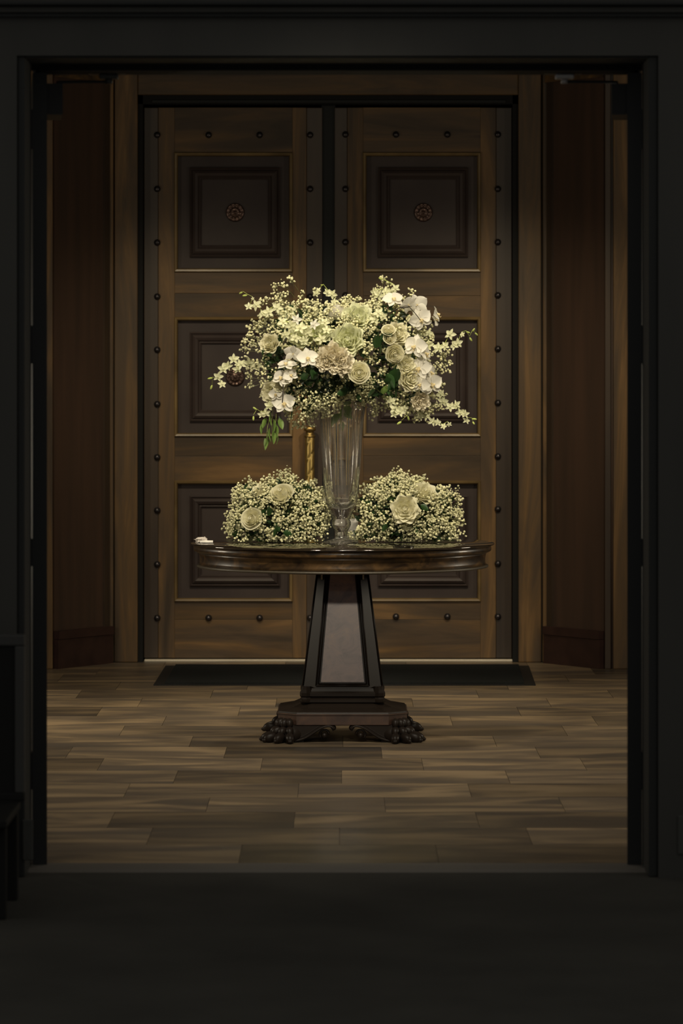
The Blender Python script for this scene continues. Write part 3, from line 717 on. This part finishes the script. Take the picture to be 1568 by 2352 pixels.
def put_orchid(parent, px, py, rpx, Y, facing, roll=0.0, ):
    cm, ps, lip = ORCH; p = W(px, py, Y)-wloc(parent); sc_ = rpx*Y/F
    r = inst('moth_orchid', cm, parent, orient(p, facing, roll, sc_), 'white moth orchid bloom')
    for me, a in ps:
        inst('petal', me, r, Matrix.Rotation(a+R_.uniform(-.06, .06), 4, 'Z') @ Matrix.Rotation(R_.uniform(-.12, .12), 4, 'Y'))
    inst('lip', lip, r, Matrix.Identity(4), 'yellow-throated lip')
    return r
def put_florets(parent, pts, Y, stem=True, white=()):
    """pts = [(px, py, r, kind)] along a sprig from inside to the tip; kind f floret, b bud"""
    P3 = [W(a, b, Y+R_.uniform(-.012, .012)) for a, b, _, _ in pts]
    mb = MB(); path = [p+Vector((0, .006, .004)) for p in P3]
    if len(path) > 1: mb.tube(path, .0016, 5, r1=.0009)
    else: mb.tube([P3[0]+Vector((0, .03, -.03)), P3[0]], .0014, 5)
    st = obj('orchid_sprig', mb, M_bud, parent, 'pale green orchid sprig', fixn=False)
    for i, ((a, b, r, k), p) in enumerate(zip(pts, P3)):
        q = p-wloc(st)
        if k == 'f':
            me = DENDW[0] if i in white else DEND[R_.randrange(4)]
            inst('floret', me, st, orient(q+Vector((R_.uniform(-.006, .006), -.006, R_.uniform(-.008, .004))), (R_.uniform(-.6, .6), -1, R_.uniform(-.3, .5)), R_.uniform(-.6, .6), r*Y/F))
        else:
            d = (P3[i]-P3[i-1]) if i else Vector((1, 0, 0)); d.normalize(); d += Vector((R_.uniform(-.5, .5), R_.uniform(-.2, .2), R_.uniform(-.7, .3)))
            inst('bud', bud_me, st, Matrix.Translation(q) @ d.to_track_quat('X', 'Z').to_matrix().to_4x4() @ Matrix.Scale(r*1.7*Y/F, 4))
    return st
def put_leaf(parent, px, py, lpx, Y, dx, dz, dy=-.25, dark=True, name='leaf'):
    d = Vector((dx, dy, dz)).normalized(); p = W(px, py, Y)-wloc(parent)
    q = d.to_track_quat('X', 'Z').to_matrix().to_4x4()
    M = Matrix.Translation(p) @ q @ Matrix.Rotation(R_.uniform(.9, 1.6)*(1 if dx < 0 else -1), 4, 'X') @ Matrix.Scale(lpx*Y/F, 4)
    return inst(name, LEAF_D if dark else LEAF_L, parent, M if dark else M @ Matrix.Scale(1.2, 4), None if dark else 'bright green leaf')

# ------------------------------------------------------------------ baby's breath masses
ico = bmesh.new(); bmesh.ops.create_icosphere(ico, subdivisions=1, radius=1); ico.verts.ensure_lookup_table()
IV = np.array([v.co[:] for v in ico.verts]); IFc = np.array([[v.index for v in f.verts] for f in ico.faces]); ico.free()
ico2 = bmesh.new(); bmesh.ops.create_icosphere(ico2, subdivisions=2, radius=1); ico2.verts.ensure_lookup_table()
IV2 = np.array([v.co[:] for v in ico2.verts]); IF2 = np.array([[v.index for v in f.verts] for f in ico2.faces]); ico2.free()
_vz = [z for _, z in outer[::-1]]; _vr = [r for r, _ in outer[::-1]]
def in_vase(x, y, z, pad=.006):
    return z < outer[0][1]+.004 and math.hypot(x-VX, y-VY) < float(np.interp(z, _vz, _vr))+pad
CARD = (X(766, 15.22), X(826, 15.22), 15.205, 15.27, Z(1188, 15.22))
def in_card(x, y, z): return CARD[0]-.006 < x < CARD[1]+.006 and CARD[2]-.006 < y < CARD[3]+.006 and z < CARD[4]+.006
class Gyp:
    def __init__(s, seed): s.r = np.random.RandomState(seed); s.b = []; s.rad = []; s.seg = []
    def cluster(s, tip, inward, n, spread):
        "n buds around a tip, on stems that fork from a point towards `inward`"
        tip = np.array(tip); inw = np.array(inward); fork = tip+inw*spread*1.25
        s.seg.append((tip+inw*spread*4, fork, .0009))
        nb = max(2, n//4)
        for _ in range(nb):
            d = s.r.normal(size=3); d /= np.linalg.norm(d); sub = tip+d*spread*s.r.uniform(.25, .9)
            s.seg.append((fork, sub, .0006))
            for _ in range(max(2, n//nb)):
                d2 = s.r.normal(size=3); d2 /= np.linalg.norm(d2); p = sub+d2*s.r.uniform(.006, .018)
                s.seg.append((sub, p, .0004)); s.b.append(p); s.rad.append(s.r.choice([.0026, .0037, .0045, .0051, .0057], p=[.15, .2, .25, .25, .15]))
    def build(s, parent, zmin=None):
        b = np.array(s.b); rad = np.array(s.rad)
        ok = np.array([not (in_vase(*p) or in_card(*p)) for p in b]); b = b[ok]; rad = rad[ok]
        if zmin is not None:
            keep = b[:, 2] > zmin+rad; b = b[keep]; rad = rad[keep]
        off = np.array(wloc(parent)); b = b-off; N = len(b); K = len(IV2)
        # lumpy buds: random per-vertex swelling gives ruffled heads
        big = s.r.uniform(.80, 1.16, size=(N, K, 1)); sq = s.r.uniform(.78, 1.05, size=(N, 1, 3))
        V = b[:, None, :]+IV2[None]*big*sq*rad[:, None, None]
        Fc = (IF2[None]+(np.arange(N)*K)[:, None, None]).reshape(-1, 3)
        me = bpy.data.meshes.new('babys_breath'); me.vertices.add(N*K); me.vertices.foreach_set('co', V.reshape(-1).astype('f'))
        nf = len(Fc); me.loops.add(nf*3); me.polygons.add(nf)
        me.loops.foreach_set('vertex_index', Fc.reshape(-1).astype('i')); me.polygons.foreach_set('loop_start', np.arange(0, nf*3, 3, dtype='i'))
        me.polygons.foreach_set('loop_total', np.full(nf, 3, dtype='i')); me.update(calc_edges=True); me.validate(); me.materials.append(M_gyp)
        o = bpy.data.objects.new('babys_breath', me); C.objects.link(o); o.parent = parent; o['kind'] = 'stuff'; o['label'] = "tiny cream baby's breath flowers"
        mb = MB()
        for a, c_, r in s.seg:
            if zmin is not None: a = np.array(a); c_ = np.array(c_); a[2] = max(a[2], zmin+.002); c_[2] = max(c_[2], zmin+.002)
            a = Vector(a); c_ = Vector(c_); t = (c_-a)
            if t.length < 1e-4 or in_vase(*a, .001) or in_vase(*c_, .001) or in_card(*a) or in_card(*c_): continue
            t.normalize(); u = t.orthogonal().normalized(); w_ = t.cross(u)
            vs = [p+(u*math.cos(q)+w_*math.sin(q))*r for p in (a, c_) for q in (0, 2.09, 4.19)]
            mb.add(vs, [(0, 1, 4, 3), (1, 2, 5, 4), (2, 0, 3, 5)])
        obj('fine_stems', mb, M_gstem, parent, fixn=False, kind='stuff')
        return N
def star(poly, cx, cy):
    an = [(math.atan2(y-cy, x-cx), math.hypot(x-cx, y-cy)) for x, y in poly]; an.sort()
    A = np.array([a for a, _ in an]); D = np.array([d for _, d in an])
    A = np.concatenate([A-2*PI, A, A+2*PI]); D = np.concatenate([D, D, D])
    return lambda t: float(np.interp(t, A, D))
def foliage(parent, poly, cx, cy, Yc, depth, n, seed, kmax=.78, zmin=None):
    r = random.Random(seed); sf = star(poly, cx, cy); mb = MB()
    for _ in range(n):
        t = r.uniform(-PI, PI); rho = kmax*math.sqrt(r.random()); d = sf(t)
        dep = depth*math.sqrt(max(0, 1-rho*rho))*r.uniform(-.8, .78)
        p = W(cx+math.cos(t)*d*rho, cy+math.sin(t)*d*rho, Yc+dep)
        L_ = r.uniform(.025, .05); ax = Vector((r.uniform(-1, 1), r.uniform(-1, .4), r.uniform(-1, 1))).normalized(); sd = ax.cross(Vector((0, -1, .4))).normalized()
        pts = [p-ax*L_*.5, p+sd*L_*.22, p+ax*L_*.5, p-sd*L_*.22, p+ax*L_*.02+Vector((0, .004, 0))]
        if zmin is not None and min(q.z for q in pts) < zmin+.002: continue
        if any(in_vase(*q, .001) or in_card(*q) for q in pts): continue
        mb.add(pts, [(0, 1, 4), (1, 2, 4), (2, 3, 4), (3, 0, 4)], False)
    return obj('foliage', mb, M_leafd, parent, 'dense dark green leaves', fixn=False, kind='stuff')
def mass(g, poly, cx, cy, Yc, depth, n, buds, spread, front=.72, holes=()):
    sf = star(poly, cx, cy); rr = g.r
    for _ in range(n):
        t = rr.uniform(-PI, PI); rho = math.sqrt(rr.uniform(0.0, 1.0))*.97; d = sf(t)
        x, y = cx+math.cos(t)*d*rho, cy+math.sin(t)*d*rho
        if any((x-hx)**2+(y-hy)**2 < hr*hr for hx, hy, hr in holes) and rr.uniform() < .93: continue
        sg = -1 if rr.uniform() < front else 1
        dep = sg*depth*math.sqrt(max(0, 1-rho*rho))*rr.uniform(.72, 1.02)
        p = np.array(W(x, y, Yc+dep)); ctr = np.array(W(cx, cy+20, Yc)); inw = ctr-p; inw /= np.linalg.norm(inw)+1e-6
        g.cluster(p, inw, buds, spread*rr.uniform(.7, 1.2))

# ------------------------------------------------------------------ upper arrangement
YA = 15.08
up = empty('flower_arrangement', (VX, YA, Z(900, YA)), 'large white and green bouquet with cascading orchids in the glass vase', 'flowers')
polyU = [(556, 790), (553, 830), (568, 880), (592, 915), (618, 935), (655, 965), (690, 985), (722, 975), (732, 935), (785, 925), (838, 930), (862, 950), (890, 935), (930, 950), (975, 965), (1020, 960), (1020, 905),
         (1010, 860), (1035, 830), (1028, 800), (1000, 770), (985, 735), (975, 700), (950, 680), (915, 665), (880, 668), (850, 690), (805, 688), (765, 692), (730, 682), (690, 692), (660, 672), (628, 668), (600, 695), (592, 725), (578, 745), (560, 765)]
cxU, cyU, dU = 790, 815, .25
def yf(x, y, k=1.0):
    "depth of the front of the upper bouquet at a pixel"
    d = star(polyU, cxU, cyU)(math.atan2(y-cyU, x-cxU)); rho = min(.98, math.hypot(x-cxU, y-cyU)/d)
    return YA-dU*math.sqrt(1-rho*rho)*k-.012
foliage(up, polyU, cxU, cyU, YA, dU, 1500, 3)
g = Gyp(11)
holes = [(905, 868, 26), (870, 785, 22), (715, 880, 14), (720, 850, 16), (765, 860, 16), (740, 900, 16), (800, 885, 20), (870, 905, 20)]
mass(g, polyU, cxU, cyU, YA, dU, 850, 9, .025, .72, holes)
for x, y, n_, sp in ((650, 652, 12, .018), (628, 660, 12, .02), (668, 643, 12, .014), (640, 680, 16, .022), (605, 690, 12, .02), (690, 675, 12, .02), (720, 672, 10, .018), (800, 682, 10, .016), (815, 686, 10, .018),
                     (885, 642, 12, .014), (900, 650, 10, .014), (872, 660, 10, .016), (945, 670, 8, .010), (950, 676, 6, .012), (560, 785, 10, .014), (556, 800, 10, .014), (575, 755, 12, .018), (590, 745, 10, .016),
                     (1020, 815, 12, .018), (1030, 830, 12, .018), (1022, 855, 8, .016), (1012, 880, 8, .016), (1015, 905, 6, .012), (670, 975, 8, .014), (690, 980, 8, .014), (715, 978, 8, .014), (700, 965, 12, .02),
                     (860, 945, 12, .02), (850, 955, 8, .014), (960, 945, 12, .02), (985, 950, 12, .02), (1000, 940, 12, .02), (575, 890, 10, .018), (570, 860, 10, .018), (745, 925, 10, .02), (842, 915, 10, .018)):
    p = np.array(W(x, y, YA-.05)); ctr = np.array(W(cxU, cyU, YA)); inw = ctr-p; inw /= np.linalg.norm(inw); g.cluster(p, inw, n_, sp)
NU = g.build(up)
def fc(x, y, k=.5):
    return ((x-cxU)/240*k, -1, (cyU-y)/170*k+.12)
def rose_at(kind, x, y, r, extra=0, f=None): put_rose(up, kind, x, y, r, yf(x, y)-.02-extra, f or fc(x, y))
rose_at('rose', 825, 855, 25, .02, (.02, -1, .05)); rose_at('rose', 909, 815, 22, .01, (.25, -1, -.25)); rose_at('rose', 892, 753, 16, .02, (0, -.8, .6)); rose_at('rose', 896, 774, 15, .02)
rose_at('ruffle', 935, 838, 20); rose_at('ruffle', 615, 787, 21, 0, (-.4, -1, .3)); rose_at('white', 775, 702, 30, .0, (.0, -.35, 1)); rose_at('green', 798, 778, 33, .0); rose_at('cream', 765, 820, 30, .02)
rose_at('cream', 788, 838, 24, .02, (.3, -1, -.2)); rose_at('cream', 742, 832, 20, .02, (-.4, -1, -.1)); rose_at('ruffle', 948, 870, 27, .01); rose_at('ruffle', 622, 905, 26, .01, (-.5, -1, -.1)); rose_at('green', 822, 725, 30, -.01)
rose_at('green', 690, 768, 24, 0, (-.2, -1, .4)); rose_at('green', 735, 760, 24, 0, (0, -1, .4)); rose_at('ruffle', 915, 765, 24, -.01); rose_at('ruffle', 640, 880, 18, .0); rose_at('cream', 968, 925, 20, -.01, (.3, -1, -.4))
# moth orchids
for x, y, r, f, ro in ((902, 687, 26, (.2, -.8, .7), .2), (938, 700, 26, (-.5, .6, .5), 0.6), (958, 700, 28, (.3, 1, .2), -.4), (966, 733, 29, (.1, -1, -.15), .5), (1003, 722, 22, (1, -.25, .35), .3), (1000, 735, 18, (.9, -.3, .3), 1.0),
                       (953, 795, 31, (-.45, -1, .05), -.2), (963, 845, 31, (-.4, -1, .0), -.1), (976, 812, 26, (.9, -.5, .2), .2), (988, 855, 26, (.9, -.5, .0), -.2), (990, 882, 30, (.4, -1, .1), .25), (966, 882, 25, (-.5, -1, -.2), -.3),
                       (673, 812, 24, (.2, 1, .5), .2), (706, 822, 27, (.1, -1, .3), .1), (658, 837, 25, (-.2, -.6, 1), .0), (648, 868, 26, (-.3, -1, .5), -.5), (666, 862, 20, (.3, -1, .4), .6), (633, 905, 18, (-.2, -1, .1), .2), (652, 925, 29, (.05, -1, .02), .1)):
    k = .02 if x < 720 else .03
    put_orchid(up, x, y, r, yf(x, y)-k-.01, f, ro)
# white and green small-flowered orchid sprigs
put_florets(up, [(665, 715, 15, 'f'), (648, 720, 15, 'f'), (634, 704, 15, 'f'), (616, 712, 15, 'f'), (600, 718, 12, 'f'), (592, 700, 15, 'f'), (574, 703, 11, 'f'), (580, 684, 5, 'f'), (568, 678, 7, 'b'), (557, 671, 7, 'b')], YA-.14)
put_florets(up, [(650, 738, 15, 'f'), (668, 745, 16, 'f'), (690, 752, 17, 'f'), (706, 762, 15, 'f'), (682, 735, 14, 'f'), (722, 742, 15, 'f'), (745, 737, 12, 'f'), (700, 780, 13, 'f')], YA-.27, white=(4, 5))
put_florets(up, [(655, 765, 14, 'f'), (676, 772, 15, 'f'), (735, 775, 15, 'f'), (752, 758, 12, 'f')], YA-.28)
put_florets(up, [(592, 838, 14, 'f'), (572, 832, 15, 'f'), (556, 832, 15, 'f'), (545, 846, 13, 'f'), (538, 826, 14, 'f'), (524, 838, 13, 'f'), (510, 845, 14, 'f'), (500, 866, 13, 'f'), (508, 878, 11, 'f'), (488, 868, 7, 'b'), (487, 884, 7, 'b')], YA-.06)
put_florets(up, [(965, 768, 14, 'f'), (985, 766, 12, 'f'), (985, 790, 15, 'f'), (1006, 798, 15, 'f'), (1022, 790, 12, 'f'), (1034, 766, 15, 'f'), (1042, 792, 13, 'f'), (1053, 784, 13, 'f'), (1060, 765, 8, 'f'), (1070, 762, 6, 'b'), (1078, 775, 7, 'b'), (1084, 762, 6, 'b'), (1090, 764, 6, 'b')], YA-.10)
put_florets(up, [(1008, 905, 12, 'f'), (1018, 922, 14, 'f'), (1030, 935, 13, 'f'), (1046, 930, 12, 'f'), (1053, 945, 13, 'f'), (1066, 948, 11, 'f'), (1072, 962, 10, 'f'), (1083, 962, 7, 'b'), (1085, 968, 6, 'b')], YA-.08)
put_florets(up, [(898, 920, 14, 'f'), (906, 935, 14, 'f'), (916, 945, 14, 'f'), (908, 952, 11, 'f'), (930, 940, 10, 'f'), (936, 955, 7, 'b'), (922, 968, 8, 'b')], YA-.16)
put_florets(up, [(950, 940, 13, 'f'), (962, 952, 13, 'f'), (978, 958, 12, 'f'), (990, 968, 12, 'f'), (1004, 970, 11, 'f'), (1016, 977, 9, 'f'), (1028, 970, 7, 'f')], YA-.10)
put_florets(up, [(634, 925, 12, 'f'), (618, 930, 13, 'f'), (612, 945, 12, 'f'), (598, 948, 10, 'f'), (590, 942, 7, 'b'), (582, 955, 7, 'b')], YA-.15)
put_florets(up, [(770, 690, 10, 'f'), (763, 672, 13, 'f'), (752, 668, 10, 'f'), (742, 655, 4, 'b'), (730, 668, 8, 'f'), (722, 676, 10, 'f')], YA-.06)
put_florets(up, [(870, 700, 13, 'f'), (866, 675, 14, 'f'), (858, 668, 12, 'f'), (884, 666, 13, 'f'), (898, 668, 13, 'f'), (908, 660, 12, 'f'), (878, 642, 6, 'b'), (905, 655, 6, 'b')], YA-.10)
put_florets(up, [(868, 720, 14, 'f'), (862, 735, 13, 'f'), (880, 728, 12, 'f')], YA-.24)
# arching dark orchid branches and thin woody twigs
def branch(pts, Y, r=.002, m=None): obj('branch', MB().tube([W(a, b, Y+d) for a, b, d in pts], r, 6, r1=r*.6), m or M_branch, up, fixn=False)
branch([(868, 790, .05), (876, 745, -.06), (892, 722, -.10), (915, 708, -.12), (940, 705, -.12), (955, 722, -.10), (965, 735, -.08)], YA-.10, .0024)
branch([(880, 728, -.06), (905, 712, -.10), (930, 703, -.11), (945, 704, -.10)], YA-.12, .0018)
branch([(650, 885, 0), (650, 905, -.03), (648, 925, -.02)], YA-.24, .003)
branch([(780, 762, 0), (798, 730, -.02), (815, 708, -.01)], YA-.30, .0009)
branch([(852, 712, 0), (868, 682, 0), (882, 660, .02), (886, 645, .02)], YA-.16, .0012)
branch([(672, 650, 0), (675, 665, .02), (674, 682, .05)], YA-.05, .0010)
# broad dark leaves and bright trailing leaves
for x, y, l, dx, dz in ((885, 860, 42, .5, -.6), (895, 880, 46, .3, .5), (915, 872, 38, -.6, -.5), (880, 875, 34, 1, -.2), (905, 885, 36, .2, -1), (862, 800, 34, .2, .9), (872, 780, 34, .9, .4), (878, 792, 26, -.3, -.8),
                        (715, 872, 26, .4, .5), (700, 850, 30, .8, -.2), (720, 845, 26, -.2, -.9), (862, 895, 28, -.6, -.5), (690, 870, 26, .5, .3), (800, 898, 30, -.9, -.2), (815, 905, 26, .6, -.6), (640, 955, 26, .2, -1), (668, 938, 30, .1, -1), (610, 800, 20, -.4, -.6)):
    put_leaf(up, x, y, l, yf(x, y)-.005, dx, dz)
for x, y, l, dx, dz in ((622, 945, 30, -.1, -1), (628, 962, 30, .1, -1), (612, 960, 22, -.5, -1), (604, 972, 22, -.3, -1), (632, 975, 26, .25, -1), (620, 982, 28, -.1, -1), (612, 990, 30, .05, -1), (626, 990, 26, .2, -1), (608, 1006, 24, .15, -1), (637, 998, 20, .05, -1), (618, 1008, 16, -.4, -1), (640, 960, 24, .4, -1),
                        (875, 905, 24, .4, .5), (880, 912, 22, .9, -.3)):
    put_leaf(up, x, y, l, YA-.13, dx, dz, -.1, False, 'trailing_leaf')
st = MB()
for a, b in (((628, 930), (625, 1000)), ((622, 945), (612, 1020)), ((634, 950), (638, 1000))): st.tube([W(a[0], a[1], YA-.12), W((a[0]+b[0])/2-3, (a[1]+b[1])/2, YA-.13), W(b[0], b[1], YA-.125)], .0008, 4)
obj('trailing_stem', st, M_bud, up, fixn=False)
# greenery and stems inside the mouth of the vase
for x, y, l, dx, dz in ((785, 935, 26, -.2, -1), (778, 950, 24, -.6, -.7), (795, 930, 24, .3, -1), (772, 960, 20, -.5, -.9), (788, 968, 20, .1, -1), (776, 975, 16, .2, -1), (792, 950, 18, .7, -.5)):
    put_leaf(up, x, y, l, TY, dx, dz, -.1, False, 'leaf')
sm = MB()
for k in range(7):
    a = R_.uniform(0, 6.28); r0 = R_.uniform(.01, .035)
    sm.tube([W(784, 905, TY)+Vector((r0*math.cos(a), r0*math.sin(a), 0)), W(784, 965+R_.uniform(-15, 20), TY)+Vector((.5*r0*math.cos(a), .5*r0*math.sin(a), 0))], .0016, 5)
obj('flower_stem', sm, M_bud, up, fixn=False)

# ------------------------------------------------------------------ lower arrangements
def lower(px_c, py_c, poly, Yc, depth, n, seed, label, roses, holes, bowl_px):
    a = empty('flower_arrangement', (X(bowl_px, Yc), Yc, TZ), label, 'flowers')
    cxp, cyp = px_c, py_c
    foliage(a, poly, cxp, cyp, Yc, depth, 800, seed+5, .82, TZ)
    g = Gyp(seed); mass(g, poly, cxp, cyp, Yc, depth, n, 8, .025, .70, holes)
    g.build(a, TZ+.001)
    bl = MB().lathe([(.045, TZ+.001), (.050, TZ+.004), (.058, TZ+.05), (.060, TZ+.075), (.055, TZ+.075), (.050, TZ+.06), (.01, TZ+.05)], (X(bowl_px, Yc), Yc), 28)
    obj('bowl', bl, M_black, a, 'low black bowl')
    sf = star(poly, cxp, cyp)
    for kind, x, y, r, f, ex in roses:
        d = sf(math.atan2(y-cyp, x-cxp)); rho = min(.97, math.hypot(x-cxp, y-cyp)/d)
        put_rose(a, kind, x, y, r, Yc-depth*math.sqrt(1-rho*rho)-.005-ex, f)
    return a
polyL = [(512, 1252), (515, 1225), (520, 1185), (528, 1150), (530, 1115), (545, 1105), (570, 1108), (610, 1102), (635, 1092), (655, 1084), (680, 1092), (710, 1098), (735, 1104), (748, 1125), (762, 1150), (762, 1190), (752, 1225), (745, 1250), (640, 1254)]
polyR = [(794, 1244), (798, 1205), (802, 1165), (805, 1140), (830, 1125), (858, 1100), (890, 1088), (910, 1080), (930, 1092), (950, 1098), (975, 1102), (1000, 1122), (1025, 1130), (1035, 1115), (1055, 1122), (1064, 1150), (1062, 1200), (1066, 1250), (935, 1254), (850, 1250)]
YL = 15.17
la = lower(640, 1185, polyL, YL, .15, 640, 21, "low mound of baby's breath and roses left of the glass vase",
      [('rose', 642, 1124, 29, (-.25, -.7, .7), .02), ('rose', 573, 1189, 25, (-.35, -1, .25), .035), ('ruffle', 596, 1120, 19, (-.2, -.5, .8), -.02), ('rose', 753, 1150, 22, (.9, -.6, .2), -.01)],
      [(622, 1192, 16), (640, 1215, 14), (618, 1175, 10), (573, 1189, 25), (642, 1126, 24), (596, 1120, 12)], 632)
ra = lower(932, 1180, polyR, YL, .15, 680, 33, "low mound of baby's breath and roses right of the glass vase",
      [('ruffle', 930, 1168, 29, (.0, -1, .15), .035), ('ruffle', 976, 1124, 27, (.2, -.7, .7), .015)],
      [(910, 1232, 16), (905, 1150, 10), (890, 1215, 8), (965, 1158, 12), (930, 1168, 28), (976, 1122, 16), (808, 1195, 24)], 920)
for x, y, l, dx, dz in ((615, 1185, 26, .2, .8), (628, 1200, 28, .5, -.6), (640, 1212, 26, -.5, -.7), (612, 1172, 22, -.6, -.4), (650, 1222, 24, .8, -.2)):
    put_leaf(la, x, y, l, YL-.135, dx, dz)
for x, y, l, dx, dz in ((905, 1150, 22, -.7, .2), (965, 1160, 24, .7, -.4), (948, 1210, 22, .4, -.6), (890, 1205, 22, -.5, -.5)):
    put_leaf(ra, x, y, l, YL-.13, dx, dz)

# ------------------------------------------------------------------ small things on the table
def crumple(c_, rx, ry, rz, seed):
    bm = bmesh.new(); bmesh.ops.create_icosphere(bm, subdivisions=3, radius=1); r = random.Random(seed)
    from mathutils import noise
    for v in bm.verts:
        n_ = noise.noise(v.co*2.6+Vector((seed, 0, 0)))*.55+noise.noise(v.co*6)*.3
        v.co *= 1+n_; v.co.z = max(v.co.z, -.55)
    zl = min(v.co.z for v in bm.verts)
    T = Matrix.Translation((c_[0], c_[1], c_[2]-zl*rz)) @ Matrix.Diagonal((rx, ry, rz, 1)); mb = MB(); mb.bm(bm, T, False); return mb
ly = 15.02
tag(obj('crumpled_wrapper', crumple((X(461, ly), ly+.05, TZ+.0005), .026, .03, .0135, 4), M_paper2, None, origin=(X(461, ly), ly+.05, TZ)), 'crumpled clear-white wrapper at the left rim of the table', 'wrapper')
rb = MB(); pts = [(X(459, ly), ly, TZ+.0062), (X(489, ly), ly, TZ+.0062)]; rb.tube(pts, .0056, 14)
tag(obj('paper_roll', rb, M_paper, None, origin=(X(474, ly), ly, TZ)), 'small white paper roll in front of the crumpled wrapper', 'paper roll')
cy_ = 14.62
gd = MB().lathe([(.001, TZ+.0005), (.036, TZ+.0005), (.040, TZ+.002), (.041, TZ+.011), (.038, TZ+.011), (.036, TZ+.004), (.001, TZ+.0035)], (X(926, cy_), cy_), 40, cap=False)
tag(obj('glass_coaster', gd, M_glass, None, origin=(X(926, cy_), cy_, TZ)), 'small shallow clear glass dish at the front rim under the right-hand mound', 'dish')
cv = 15.22
card = MB().loft([[(X(770, cv), cv, TZ+.0005), (X(822, cv), cv, TZ+.0005), (X(822, cv), cv+.004, TZ+.0005), (X(770, cv), cv+.004, TZ+.0005)], [(X(770, cv), cv+.012, Z(1191, cv)), (X(822, cv), cv+.012, Z(1191, cv)), (X(822, cv), cv+.016, Z(1191, cv)), (X(770, cv), cv+.016, Z(1191, cv))]])
card.loft([[(X(770, cv), cv+.03, TZ+.0005), (X(822, cv), cv+.03, TZ+.0005), (X(822, cv), cv+.034, TZ+.0005), (X(770, cv), cv+.034, TZ+.0005)], [(X(770, cv), cv+.012, Z(1191, cv)), (X(822, cv), cv+.012, Z(1191, cv)), (X(822, cv), cv+.016, Z(1191, cv)), (X(770, cv), cv+.016, Z(1191, cv))]])
tag(obj('folded_card', card, M_paper, None, origin=(X(796, cv), cv+.015, TZ)), 'white folded card standing behind the foot of the glass vase', 'card')
print('top buds', NU)
